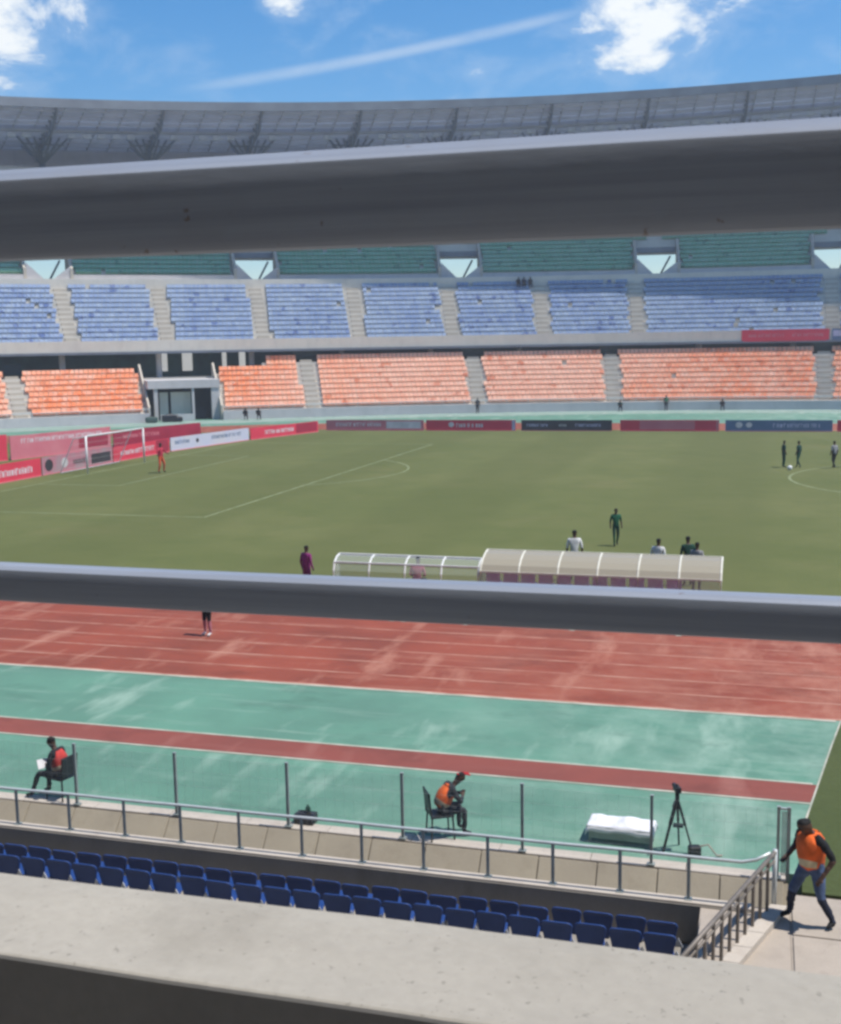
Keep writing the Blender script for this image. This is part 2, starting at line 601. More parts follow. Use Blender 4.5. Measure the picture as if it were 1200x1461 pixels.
# artificial turf beyond the end of the green floor
g = MB()
ed = [(43.62, -11.05), (43.35, -12.7), (43.12, -14.2), (42.86, -15.9), (42.66, -17.2), (42.6, -19.36)]
top = [(x, y, .014) for x, y in ed] + [(80, -19.36, .014), (80, -11.05, .014)]
g.prism([(x, y, -.5) for x, y, z in top], (0, 0, .514))
turf = struct('turf_verge', g, 'turf')
g = MB()
for i in range(len(ed) - 2):
    (x0, y0), (x1, y1) = ed[i], ed[i + 1]
    g.add([(x0 - .035, y0, .0165), (x0, y0, .0165), (x1, y1, .0165), (x1 - .035, y1, .0165)], [(0, 1, 2, 3)])
g.build('verge_edge_line', 'edge', turf, fix=False)

# ------------------------------------------------------------------ kerb, walkway, landing in front of the near stand
g = MB()
for i in range(36):
    x0 = -10 + i * 1.455
    g.span((x0 + .006, -19.02, -.3), (x0 + 1.449, -18.75, .006 + .003 * math.sin(i * 2.1)))
kerb = struct('floor_kerb', g, 'kerb')
walk = MB(); walk.prism([(-10, -19.0, -.02), (-10, -19.60, -.71), (-10, -19.857, -.71), (-10, -19.857, -.9), (-10, -19.0, -.9)], (52.41, 0, 0))
walkway = struct('bank_wall', walk, 'slab')
sm = None
TL = math.atan2(.69, .60)
for i in range(16):
    x1 = 42.35 - i * .92
    if sm is None:
        mb = MB(); mb.box((0, 0, 0), (.905, .86, .05))
        o = mb.build('wall_panel', 'slab', walkway); bevel(o, .008, 1); sm = o.data
    else:
        o = link('wall_panel', sm, walkway); bevel(o, .008, 1)
    o.location = (x1 - .46, -19.318, -.345 + rnd.uniform(-.004, .004)); o.rotation_euler = (TL + rnd.uniform(-.012, .012), 0, 0)
mb = MB(); mb.span((42.42, -30, -.6), (60, -19.37, -.05))
mb.span((41.2, -30, -.6), (42.415, -19.87, -.052))
landing = struct('landing', mb, 'landing')
lm = None
for (x0, y0, w, d) in ((42.45, -20.6, 1.25, 1.2), (43.73, -20.6, 1.3, 1.2), (45.06, -20.6, 1.5, 1.2), (42.45, -22.0, 1.25, 1.37), (43.73, -22.0, 1.3, 1.37), (45.06, -22.0, 1.5, 1.37), (42.45, -23.5, 1.25, 1.47), (43.73, -23.5, 1.3, 1.47)):
    mb = MB(); mb.span((x0, y0, -.049), (x0 + w, y0 + d, -.02 + rnd.uniform(-.004, .004)))
    bevel(mb.build('paving_slab', 'landing', landing), .006, 1)
# pale kerb under the stair rail, following it
mb = MB()
for i in range(7):
    t0, t1 = i / 7, (i + 1) / 7
    a = Vector((42.22, -19.9, 0)).lerp(Vector((41.12, -23.0, 0)), t0); b = Vector((42.22, -19.9, 0)).lerp(Vector((41.12, -23.0, 0)), t1)
    mb.prism([(a.x - .06, a.y, -.1), (a.x + .17, a.y, -.1), (b.x + .17, b.y + .01, -.1), (b.x - .06, b.y + .01, -.1)], (0, 0, .14))
mb.build('stair_kerb', 'kerb', landing)

# ------------------------------------------------------------------ near stand (we look out of its upper tier)
near = thing('near_stand', 'pale concrete parapet and stand the view looks out from', 'stadium stand', (41.9, -36, 6.4))
NI = Matrix.Translation((-41.9, 36, -6.4))


def part(mb, name, mat, par, off, **k):
    """build in world coordinates, store relative to the thing's base"""
    mb.v = [(x - off[0], y - off[1], z - off[2]) for x, y, z in mb.v]
    return mb.build(name, mat, par, **k)


NO = (41.9, -36, 6.4)
# coarse cast ledge: slightly uneven, rounded arrises
vs, fs = [], []
nx, prof = 160, [(-35.354, 6.41), (-35.353, 7.0), (-35.353, 7.327), (-35.3515, 7.3305), (-35.349, 7.3322), (-35.342, 7.333), (-35.30, 7.333), (-35.25, 7.334), (-35.20, 7.333), (-35.168, 7.330), (-35.153, 7.318), (-35.148, 7.28), (-35.146, 6.2), (-35.15, 4.9)]
xs = np.linspace(38.5, 45.5, nx)
for x in xs:
    for (y, z) in prof:
        n_ = mnoise.noise(Vector((x * 9, y * 30, z * 9))) * .0006 + mnoise.noise(Vector((x * 2.1, y * 3, 1))) * .003
        e_ = mnoise.noise(Vector((x * 22, 3.3, 0))) * .0018
        vs.append((x, y + e_, z + n_))
k = len(prof)
fs = [(i * k + j, i * k + j + 1, (i + 1) * k + j + 1, (i + 1) * k + j) for i in range(nx - 1) for j in range(k - 1)]
mb = MB().add(vs, fs)
pp = part(mb, 'parapet', 'parapet', near, NO)
pp.data.materials.append(MT['parapet_shade'])
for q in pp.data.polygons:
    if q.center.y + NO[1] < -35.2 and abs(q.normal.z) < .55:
        q.material_index = 1  # side turned to the camera gets its shade as a darker colour
for a, b in ((-20, 38.48), (45.52, 110)):
    mb = MB().span((a, -35.36, 4.9), (b, -35.147, 7.333)); bevel(part(mb, 'parapet', 'parapet', near, NO), .015)
mb = MB().span((-20, -37.3, 6.0), (110, -35.37, 6.4)); part(mb, 'upper_floor', 'terrace', near, NO)
mb = MB()
for i in range(22):
    mb.span((-20, -37.3 - .8 * (i + 1), 6.4), (110, -37.301 - .8 * i, 6.4 + .5 * (i + 1)))
part(mb, 'upper_terrace', 'terrace', near, NO)
mb = MB().span((-20, -55.6, 6.4), (110, -55.2, 34)); part(mb, 'rear_wall', 'terrace', near, NO)
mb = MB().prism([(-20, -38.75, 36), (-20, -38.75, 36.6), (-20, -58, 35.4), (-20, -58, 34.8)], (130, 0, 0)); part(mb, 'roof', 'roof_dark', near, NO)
for x in range(-15, 110, 10):
    mb = MB().prism([(x, -38.9, 35.9), (x, -55, 34.85), (x, -55, 33.2)], (.4, 0, 0)); part(mb, 'roof_beam', 'roof_steel', near, NO)
# lower rows
mb = MB().span((-10, -20.05, -.6), (41.9, -19.86, 0.0)); bevel(part(mb, 'front_ledge', 'kerb', near, NO), .012)
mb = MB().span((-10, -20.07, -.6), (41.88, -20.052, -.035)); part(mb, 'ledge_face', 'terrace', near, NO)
for i in range(17):
    z = -.63 + .255 * i; y0 = -20.072 if i == 0 else -21.1 - .82 * (i - 1); y1 = -21.1 - .82 * i
    mb = MB().span((-10, y1, -.8), (41.2 - .0 * i, y0 - .002, z)); part(mb, 'terrace_row', 'terrace', near, NO)
mb = MB().span((-10, -34.9, -.8), (110, -34.22, 4.9)); part(mb, 'lower_rear_wall', 'terrace', near, NO)
mb = MB().prism([(41.22, -20.06, -.68), (41.22, -20.06, -.1), (41.22, -23.6, .45), (41.22, -23.6, -.58)], (.14, 0, 0)); part(mb, 'side_kerb', 'landing', near, NO)

# ---- safety railing right in front of the camera
rail = thing('safety_railing', 'dark grey tubular safety railing close to the viewer above the concrete parapet', 'railing', (41.6, -35.22, 6.4))
RO = (41.6, -35.22, 6.4)
for nm, zc, r, tl, yr, ch in (('top_rail', 8.1555, .0572, -.004, -35.08, .30), ('mid_rail', 7.6635, .0265, -.002, -34.95, .20)):
    # section (outward y, up z) in units of r: flat face towards the stand leaning slightly down, worn chamfer on top
    sec = [(-.80, -.95), (-.88, -.90), (-.93, -.80), (-.96, -.58), (-.98, -.30), (-.995, .0), (-1.0, .25), (-1.0, 1 - ch * 1.2), (-.985, 1 - ch), (-.94, 1 - ch * .88), (-1 + ch * 1.5, .985), (-1 + ch * 1.8, 1.0), (.8, 1.0), (.95, .85), (.95, -.62), (.8, -.68), (-.3, -.90)]
    if nm == 'mid_rail':   # a flatter bar
        sec = [(y if y < -.2 else -.2 + (y + .2) * .35, z) for y, z in sec]
    xs = np.linspace(37.0, 46.5, 90)
    vs = [(x, yr + y * r + .0012 * math.sin(x * 5), zc + z * r + tl * (x - 41.6) + .0010 * math.sin(x * 3 + 1)) for x in xs for y, z in sec]
    k = len(sec)
    fs = [(a * k + q, a * k + (q + 1) % k, (a + 1) * k + (q + 1) % k, (a + 1) * k + q) for a in range(len(xs) - 1) for q in range(k)] + [tuple(range(k)), tuple((len(xs) - 1) * k + q for q in range(k - 1, -1, -1))]
    o = part(MB().add(vs, fs), nm, 'rail_near', rail, RO, smooth=True)
    o.data.set_sharp_from_angle(angle=R_(24))
for x in (38.2, 40.4, 42.9, 45.2):
    mb = MB().tube([(x, -35.02, 6.9), (x, -34.99, 7.3), (x, -34.95, 7.66), (x, -35.08, 8.13)], .03, 20); part(mb, 'post', 'rail_near', rail, RO, smooth=True)

# ---- low ledge railing
lr = thing('ledge_railing', 'low grey steel handrail along the concrete ledge before the navy seats', 'railing', (36, -19.95, 0))
LO = (36, -19.95, 0)
part(MB().tube([(x, -19.95, .635 + .0022 * (x - 36) + .004 * math.sin(x * 2.7)) for x in np.linspace(24, 41.75, 50)] + [(41.95, -19.93, .69), (42.14, -19.9, .80)], .024, 10), 'handrail', 'galv', lr, LO, smooth=True)
for x in (25.6, 26.7, 27.75, 28.8, 29.85, 30.86, 31.9, 32.93, 33.97, 35.05, 36.05, 37.05, 38.06, 39.05, 40.04, 41.02):
    mb = MB().tube([(x, -19.95, -.01), (x, -19.95, .62)], .026, 8); mb.box((x, -19.95, .006), (.11, .11, .012))
    part(mb, 'post', 'post', lr, LO, smooth=False)

# ---- stair railing on the right
sr = thing('stair_railing', 'brownish steel railing with upright bars running beside the stair landing', 'railing', (41.7, -21.4, 0))
SO = (41.7, -21.4, 0)
A, B = Vector((42.2, -19.86, .80)), Vector((41.02, -23.05, .62))
part(MB().tube([A, A.lerp(B, .25), A.lerp(B, .6), B], .032, 10), 'handrail', 'baluster', sr, SO, smooth=True)
part(MB().tube([A + Vector((0, 0, -.12)), B + Vector((0, 0, -.12))], .02, 8), 'lower_rail', 'baluster', sr, SO, smooth=True)
part(MB().tube([A + Vector((0, 0, .04)), A + Vector((0, .0, -.85))], .034, 10), 'corner_post', 'galv', sr, SO, smooth=True)
for i in range(1, 13):
    p = A.lerp(B, i / 12.5)
    part(MB().tube([(p.x, p.y, -.02), (p.x, p.y, p.z - .01)], .024, 6), 'baluster', 'baluster', sr, SO)

# ---- fence of posts and fine mesh on the kerb
fe = thing('mesh_fence', 'thin grey post and wire mesh fence along the edge of the green floor', 'fence', (36, -18.99, 0))
FO = (36, -18.99, 0)
px = [24.5, 26.5, 28.45, 30.4, 32.35, 34.42, 36.42, 38.4, 40.4, 42.25]
for x in px:
    lean = rnd.uniform(-.008, .008)
    mb = MB().box((x + lean / 2, -18.99, .57), (.045, .045, 1.13)); mb.box((x, -18.99, .035), (.12, .1, .02)); mb.box((x + lean, -18.99, 1.135), (.055, .055, .015))
    part(mb, 'post', 'post', fe, FO)
w = MB()
for a, b in zip(px[:-1], px[1:]):
    for k in range(1, 12):
        x = a + (b - a) * k / 12
        w.box((x, -18.99, .57), (.0013, .0013, 1.06))
    part(MB().box(((a + b) / 2, -18.985, .57), (b - a - .06, .004, 1.02)), 'mesh_panel', 'veil', fe, FO)
    for z in (.05, .30, .57, .83, 1.09):
        w.box(((a + b) / 2, -18.99, z), (b - a, .002, .002))
part(w, 'wire_mesh', 'net', fe, FO, kind='stuff')
gt = thing('fence_gate', 'narrow grey gate leaf at the right end of the wire fence', 'gate', (42.33, -18.99, 0))
GO = (42.33, -18.99, 0)
part(MB().box((42.40, -18.99, .57), (.05, .05, 1.14)), 'post', 'post', gt, GO)
part(MB().box((42.335, -18.99, .57), (.085, .012, 1.0)), 'panel', 'mesh_veil', gt, GO)
part(MB().box((42.33, -18.99, 1.11), (.14, .03, .03)), 'top_bar', 'galv', gt, GO)

# ---- navy seats


def rounded(w_top, w_bot, h, n=4, r=.07):
    pts = [(-w_bot / 2, 0), (w_bot / 2, 0)]
    for s in (1, -1):
        cx, cz = s * (w_top / 2 - r), h - r
        arc = [(cx + r * s * math.cos(t), cz + r * math.sin(t)) for t in np.linspace(0, math.pi / 2, n)]
        pts += arc if s == 1 else arc[::-1]
    return pts


def navy_seat():
    t = thing('stadium_seat', 'navy plastic stadium seat seen from behind', 'stadium seat', (0, 0, 0), 0, 'navy seats in the two rows below the parapet')
    poly = rounded(.425, .30, .40)
    mb = MB()
    lay = []
    for (dy) in (0, .03):
        lay.append([(x, -.20 - (z * .16) + .05 * (x / .22) ** 2 + dy, .37 + z) for x, z in poly])
    k = len(poly)
    mb.add(lay[0] + lay[1], [tuple(range(k)), tuple(range(2 * k - 1, k - 1, -1))] + [(i, (i + 1) % k, (i + 1) % k + k, i + k) for i in range(k)])
    o = mb.build('backrest', 'navy', t); bevel(o, .008, 2)
    mb = MB()
    mb.prism([(-.20, -.17, .385), (-.14, .20, .41), (.14, .20, .41), (.20, -.17, .385)], (0, 0, .035))
    o = mb.build('seat_pan', 'navy', t); bevel(o, .012, 2)
    mb = MB(); mb.box((0, 0, .19), (.05, .16, .38))
    mb.build('pedestal', 'bracket', t)
    mb = MB(); mb.prism([(.155, -.235, .43), (.285, -.235, .43), (.222, -.255, .57)], (0, .02, 0))
    mb.build('gap_glint', 'bracket', t)  # added pale plate, painted as the sunlit gap between neighbouring backs
    return t


sp = navy_seat()
first = True
NS = []
for row, (y, z) in enumerate(((-20.74, -.63), (-21.60, -.375))):
    for i in range(34):
        x = 40.74 - i * .445 - (.0 if row == 0 else -.02)
        s = sp if first else copy_tree(sp)
        first = False
        s.location = (x + rnd.uniform(-.008, .008), y + rnd.uniform(-.01, .01), z)
        s.rotation_euler = (rnd.uniform(-.025, .025), 0, rnd.uniform(-.03, .03))
        s['label'] = ('navy plastic stadium seat in the front row behind the ledge' if row == 0 else 'navy plastic stadium seat in the second row just below the parapet')
        s['group'] = ('navy seats of the front row' if row == 0 else 'navy seats of the second row')

# pale triangles added between the seats stand in for sunlit tread in the gaps
# ------------------------------------------------------------------ far stand: rings about this centre
CX, CY = 48.0, -15.0


def P(th, r, z):
    t = R_(th)
    return (CX - r * math.sin(t), CY + r * math.cos(t), z)


TH0, TH1 = -14.0, 58.0
far = thing('far_stand', 'curved two tier grandstand across the pitch with orange, blue and green seats', 'stadium stand', (48, 101.5, 0))
FR = (48, 101.5, 0)


def sweep(mb, prof, a, b, step=1.0, closed=True):
    n = max(2, int(math.ceil((b - a) / step)) + 1)
    ths = np.linspace(a, b, n)
    k = len(prof)
    vs = [P(t, r, z) for t in ths for r, z in prof]
    fs = []
    kk = k if closed else k - 1
    for i in range(n - 1):
        for j in range(kk):
            fs.append((i * k + j, i * k + (j + 1) % k, (i + 1) * k + (j + 1) % k, (i + 1) * k + j))
    if closed:
        fs += [tuple(range(k)), tuple((n - 1) * k + j for j in range(k - 1, -1, -1))]
    return mb.add(vs, fs)


# --- lower tier
GAP = (33.0, 36.9)
LOW_R, LOW_Z, LDR, LDZ = 117.45, 1.0, .72, .56
UP_R, UP_Z, UDR, UDZ = 124.95, 8.35, .72, .58
GR_R, GR_Z = 134.7, 16.2


def nrows(th):
    return 10 if th < 30.4 else 8


def stepped(r0, z0, dr, dz, n, base):
    pr = [(r0 - .25, base), (r0 - .25, z0)]
    for i in range(n):
        if i:
            pr.append((r0 + i * dr - .25, z0 + i * dz))
        pr.append((r0 + (i + 1) * dr - .25, z0 + i * dz))
    return pr


for a, b, n in ((TH0, 30.4, 10), (30.41, GAP[0], 8), (GAP[1], TH1, 8)):
    pr = [(116.5, -.2), (116.5, 1.0), (116.62, 1.02), (116.75, .62)] + [(LOW_R - .25, .62)] + stepped(LOW_R, LOW_Z, LDR, LDZ, n, .62)[1:]
    end = pr[-1]
    pr += [(end[0], -.2)]
    part(sweep(MB(), pr, a, b), 'lower_terrace', 'far_conc', far, FR)
for a, b in ((TH0, GAP[0]), (GAP[1], TH1)):
    part(sweep(MB(), [(116.38, -.1), (116.38, .98), (116.48, .98), (116.48, -.1)], a, b), 'front_wall', 'greywall', far, FR)
    mb = MB()
    mb.tube([P(t, 116.45, 1.45) for t in np.linspace(a, b, 40)], .05, 5)
    for t in np.arange(a, b, 1.2):
        mb.tube([P(t, 116.45, .9), P(t, 116.45, 1.45)], .04, 5)
    part(mb, 'front_handrail', 'galv', far, FR)
g = MB()
ths = np.linspace(TH0, TH1, 60)
g.add([P(t, r, .004) for t in ths for r in (110.5, 116.45)], [(2 * i, 2 * i + 1, 2 * i + 3, 2 * i + 2) for i in range(59)])
struct('far_path', g, 'path', fix=False)
# concourse behind the lower tier: dark back wall with openings to the outside
segs = [(TH0, 30.9), (31.25, 31.9), (32.15, 33.7), (34.25, 35.0), (35.35, TH1)]
for a, b in segs:
    part(sweep(MB(), [(131, 1), (131, 13), (131.3, 13), (131.3, 1)], a, b), 'concourse_wall', 'darkgreen', far, FR)
part(sweep(MB(), [(131, -.5), (131, 5.2), (131.3, 5.2), (131.3, -.5)], 30.9, 35.36), 'concourse_wall', 'darkgreen', far, FR)
part(sweep(MB(), [(124.2, 4.2), (124.2, 4.6), (131, 4.6), (131, 4.2)], TH0, TH1), 'concourse_floor', 'far_conc', far, FR)
for t in np.arange(TH0 + .7, TH1, 4.9):
    mb = MB().tube([P(t, 126.5, 4.5), P(t, 126.5, 9.5)], .35, 8); part(mb, 'column', 'greywall', far, FR)

# --- upper tier
pr = [(124.0, 7.45), (124.0, 8.86), (124.18, 8.86), (124.18, UP_Z)] + stepped(UP_R, UP_Z, UDR, UDZ, 12, UP_Z)[1:]
e = pr[-1]
pr += [(e[0], 16.2), (e[0] + .15, 16.2), (e[0] + .15, 14.6), (125.2, 7.45)]
part(sweep(MB(), pr, TH0, TH1), 'upper_terrace', 'far_conc', far, FR)
part(sweep(MB(), [(123.86, 7.35), (123.86, 7.62), (123.99, 7.62), (123.99, 7.35)], TH0, TH1), 'fascia_drip', 'roof_dark', far, FR)
VOM = [51.4, 40.56, 29.98, 18.99, 8.37, -.77, -11.5]
VW = 1.06
NG = 14
part(sweep(MB(), [(133.6, 15.75), (133.6, 16.2), (148, 16.2), (148, 15.75)], TH0, TH1), 'upper_concourse', 'far_conc', far, FR)
bounds = [TH0] + sorted([v + s * VW for v in VOM for s in (-1, 1)]) + [TH1]
bounds = [b for b in bounds if TH0 <= b <= TH1]
for i in range(0, len(bounds) - 1, 2):
    a, b = bounds[i], bounds[i + 1]
    pr = stepped(GR_R, GR_Z + .45, UDR, UDZ, 6, 16.21); e = pr[-1]
    part(sweep(MB(), pr + [(e[0], 16.21)], a, b), 'green_terrace', 'far_conc', far, FR)
    part(sweep(MB(), [(GR_R - .55, 16.21), (GR_R - .55, 16.75), (GR_R - .4, 16.75), (GR_R - .4, 16.21)], a, b), 'terrace_kerb', 'greywall', far, FR)
R6 = GR_R + 6 * UDR - .25
Z6 = GR_Z + .45 + 6 * UDZ
pr = [(R6 + .01, Z6 - 1.15), (R6 + .01, Z6)] + stepped(GR_R + 6 * UDR, Z6, UDR, UDZ, NG - 6, Z6)[2:]
e = pr[-1]
part(sweep(MB(), pr + [(e[0] + .3, e[1] + 1.2), (e[0] + .6, e[1] + 1.2), (e[0] + .6, e[1] - .9), (R6 + 2.0, Z6 - 1.15)], TH0, TH1), 'green_upper_terrace', 'far_conc', far, FR)
BACK_R = e[0] + .62
part(sweep(MB(), [(BACK_R, e[1] - .5), (BACK_R, 30.5), (BACK_R + .3, 30.5), (BACK_R + .3, e[1] - .5)], TH0, TH1), 'back_wall', 'greywall', far, FR)
for v in VOM:
    vo = None
    for s in (-1, 1):
        th = v + s * VW
        t2 = v + s * (VW + .14)
        poly = [(GR_R - .6, 16.2), (GR_R - .6, 17.5), (R6 + .2, Z6 + .75), (R6 + .2, 16.2)]
        mb = MB()
        a = [P(th, r, z) for r, z in poly]; b = [P(t2, r, z) for r, z in poly]
        mb.add(a + b, [(0, 1, 2, 3), (7, 6, 5, 4)] + [(i, (i + 1) % 4, (i + 1) % 4 + 4, i + 4) for i in range(4)])
        if vo is None:
            vo = part(mb, 'vomitory', 'stair', far, FR)
        else:
            part(mb, 'side_wall', 'stair', vo, FR)
        # sloping flank of the steps that drop into the aisle
        mb = MB()
        a = [P(v + s * VW, GR_R - .5, 16.21), P(v + s * VW, GR_R - .5, 18.1 if s > 0 else 17.7), P(v + s * .22, GR_R - .5, 16.21)]
        b = [P(v + s * VW, GR_R - .2, 16.21), P(v + s * VW, GR_R - .2, 18.1 if s > 0 else 17.7), P(v + s * .22, GR_R - .2, 16.21)]
        mb.add(a + b, [(0, 1, 2), (5, 4, 3), (0, 1, 4, 3), (1, 2, 5, 4), (0, 2, 5, 3)])
        part(mb, 'stair_flank', 'greywall', vo, FR)
    mb = MB()
    q = [P(v - VW, R6 - .25, z) for z in (Z6 - 1.0, Z6 - .35)] + [P(v + VW, R6 - .25, z) for z in (Z6 - .35, Z6 - 1.0)]
    q2 = [P(v - VW, R6 - .05, z) for z in (Z6 - 1.0, Z6 - .35)] + [P(v + VW, R6 - .05, z) for z in (Z6 - .35, Z6 - 1.0)]
    mb.add(q + q2, [(0, 1, 2, 3), (7, 6, 5, 4)] + [(i, (i + 1) % 4, (i + 1) % 4 + 4, i + 4) for i in range(4)])
    part(mb, 'lintel', 'fascia', vo, FR)
    mb = MB().tube([P(v - .25, R6 - .5, 16.3), P(v - .75, R6 - 1.2, 18.6)], .13, 6)
    part(mb, 'stair_rail', 'post', vo, FR)

# aisle stairs
UA = [50.2, 45.2, 40.12, 35.25, 30.15, 24.95, 19.8, 14.75, 9.6, -.57, -5.8, -11]
LA = [48.5, 43.35, 28.0, 18.75, 11.15, -.15, -6.5]
for lst, r0, z0, dr, dz, n, hw, base in ((UA, UP_R, UP_Z, UDR, UDZ, 12, .31, 0), (LA, LOW_R, LOW_Z, LDR, LDZ, 10, .33, 0)):
    for a in lst:
        mb = MB()
        nn = n if lst is UA else nrows(a)
        for i in range(nn):
            for h in (0, 1):
                rr = r0 - .25 + i * dr + h * dr / 2
                zz = z0 + i * dz + (.02 if h == 0 else dz / 2)
                v = [P(a + s * hw, r, z) for r in (rr, rr + dr / 2 - .005) for z in (z0 + i * dz + .003, zz + .003) for s in (-1, 1)]
                mb.add(v, [(0, 1, 3, 2), (4, 6, 7, 5), (2, 3, 7, 6), (0, 2, 6, 4), (1, 5, 7, 3)])
        part(mb, 'aisle_stair', 'stair', far, FR, fix=False)
    if lst is LA:
        for a in lst:      # dark doorway heads over the lower aisles
            z = z0 + nrows(a) * dz
            mb = MB()
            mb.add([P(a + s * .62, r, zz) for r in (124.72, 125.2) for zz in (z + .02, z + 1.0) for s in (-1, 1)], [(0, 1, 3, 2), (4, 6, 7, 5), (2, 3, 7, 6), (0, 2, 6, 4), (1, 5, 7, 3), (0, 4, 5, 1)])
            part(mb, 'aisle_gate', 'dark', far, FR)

# --- players' tunnel building in the gap of the lower tier
tn = thing('tunnel_entrance', 'grey concrete tunnel entrance with a dark doorway between the orange seat blocks', 'entrance', P(35, 119, 0))
TO = P(35, 119, 0)


def ringbox(mb, a, b, r0, r1, z0, z1):
    return sweep(mb, [(r0, z0), (r0, z1), (r1, z1), (r1, z0)], a, b, .8)


part(ringbox(MB(), 33.05, 36.86, 118.0, 124.0, 3.55, 4.45), 'lintel_slab', 'greywall', tn, TO)
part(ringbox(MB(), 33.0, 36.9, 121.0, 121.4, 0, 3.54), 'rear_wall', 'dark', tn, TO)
for a, b in ((34.55, 35.6), (35.75, 36.2)):
    part(ringbox(MB(), a, b, 119.2, 119.4, .5, 3.1), 'wall_panel', 'far_conc', tn, TO)
part(ringbox(MB(), 33.75, 34.42, 119.3, 119.4, 0, 1.3), 'door', 'c_charcoal', tn, TO)
for a, b in ((33.05, 33.5), (34.42, 34.54), (36.35, 36.55)):
    part(ringbox(MB(), a, b, 118.1, 118.7, 0, 3.54), 'pillar', 'greywall', tn, TO)
part(ringbox(MB(), 34.5, 36.3, 117.2, 117.4, 0, .75), 'low_wall', 'greywall', tn, TO)
for a, b in ((33.0, 33.1), (36.86, 36.96)):
    part(sweep(MB(), [(116.7, 0), (116.7, 1.6), (123.5, 6.2), (124, 6.2), (124, 0)], a, b), 'wing_wall', 'stair', tn, TO)

# --- far seats
SEAT_V = np.array([  # backrest then pan: local (tangent, outward, up)
    (-.235, .06, .22), (.235, .06, .22), (.22, .24, .84), (-.22, .24, .84), (-.235, .10, .22), (.235, .10, .22), (.22, .28, .84), (-.22, .28, .84),
    (-.20, .13, .38), (.20, .13, .38), (.20, -.26, .42), (-.20, -.26, .42), (-.20, .13, .43), (.20, .13, .43), (.20, -.26, .47), (-.20, -.26, .47)], float)
SEAT_F = [(0, 1, 2, 3), (7, 6, 5, 4), (3, 2, 6, 7), (0, 3, 7, 4), (1, 5, 6, 2), (12, 13, 14, 15), (11, 10, 9, 8), (15, 14, 10, 11), (8, 12, 15, 11), (9, 10, 14, 13)]


def seat_positions(r0, z0, dr, dz, n_of, blocked, skip):
    pos = []
    for i in range(14):
        r = r0 + i * dr + .12
        step = math.degrees(.5 / r)
        t = TH0 + .4
        while t < TH1 - .4:
            if i < n_of(t) and not blocked(t, i) and rnd.random() > skip:
                pos.append((t, r, z0 + i * dz))
            t += step
    return pos


def near_any(t, lst, w):
    return any(abs(t - a) < w for a in lst)


def local_to(p, th):
    t = R_(th)
    T = np.array((math.cos(t), math.sin(t), 0)); O = np.array((-math.sin(t), math.cos(t), 0)); U = np.array((0, 0, 1.))
    return T, O, U


def visible_rank(p):
    d = Vector(p) - CAM
    x, y, z = d.dot(cr), d.dot(cu), d.dot(cf)
    u = x / z * 1682.7; v = y / z * 1682.7
    ok = abs(u) < 600 and v < 330
    return (0 if ok else 1, d.length)


def seat_block(pos, mat, colour, where, where2, group, n_own=0):
    pts = [P(*q) for q in pos]
    order = sorted(range(len(pos)), key=lambda i: visible_rank(pts[i]))
    me = bpy.data.meshes.new(colour + '_seat')
    me.from_pydata([tuple(v) for v in SEAT_V], [], SEAT_F)
    me.materials.append(MT[mat])
    for i in order[:n_own]:
        o = link('stadium_seat', me)
        tag(o, '%s plastic stadium seat %s' % (colour, where), 'stadium seat', group)
        o.location = pts[i]
        o.rotation_euler = (rnd.uniform(-.06, .06), 0, R_(pos[i][0]) + rnd.uniform(-.06, .06))
    vs, fs = [], []
    for i in order[n_own:]:
        th = pos[i][0] + rnd.uniform(-3, 3)
        T, O, U = local_to(pts[i], th)
        k = len(vs)
        tilt = rnd.uniform(-.06, .06)
        for a, b, c in SEAT_V:
            q = np.array(pts[i]) + T * a + O * (b - tilt * (c - .4)) + U * c
            vs.append(tuple(q))
        fs += [tuple(j + k for j in f) for f in SEAT_F]
    mb = MB().add(vs, fs)
    o = mb.build('seat_rows', mat, None, kind='stuff', fix=False)
    o['label'] = 'rows of %s plastic seats %s' % (colour, where2)


def lowblock(t, i):
    return near_any(t, LA, .5) or GAP[0] - .25 < t < GAP[1] + .25 or (i >= 8 and t > 30.2)


seat_block(seat_positions(LOW_R, LOW_Z, LDR, LDZ, nrows, lowblock, .004), 'orange', 'orange', 'in the lower tier of the far stand, left block', 'filling the rest of the lower tier of the far stand', 'orange seats of the far lower tier', 236)
seat_block(seat_positions(UP_R, UP_Z, UDR, UDZ, lambda t: 12, lambda t, i: near_any(t, UA, .48), .010), 'blue', 'light blue', 'in the upper tier of the far stand, left end', 'filling the rest of the upper tier of the far stand', 'light blue seats of the far upper tier')
seat_block(seat_positions(GR_R, GR_Z + .45, UDR, UDZ, lambda t: NG, lambda t, i: near_any(t, VOM, VW + .2 if i < 7 else .4), .006), 'teal', 'dark green', 'in the top rows of the far stand under the roof', 'filling the rest of the top rows under the roof', 'dark green seats of the far top rows')

# --- roof of the far stand


def zr(th, r=130.):
    return 38.0 - 2.4 * (min(abs(th + 1), 50) / 43.0) ** 1.15 - .045 * (r - 130)


def rsweep(mb, prof, a, b, step=1.0):
    n = max(2, int(math.ceil((b - a) / step)) + 1)
    ths = np.linspace(a, b, n); k = len(prof)
    vs = [P(t, r, zr(t, r) + dz) for t in ths for r, dz in prof]
    fs = [(i * k + j, i * k + (j + 1) % k, (i + 1) * k + (j + 1) % k, (i + 1) * k + j) for i in range(n - 1) for j in range(k)]
    fs += [tuple(range(k)), tuple((n - 1) * k + j for j in range(k - 1, -1, -1))]
    return mb.add(vs, fs)


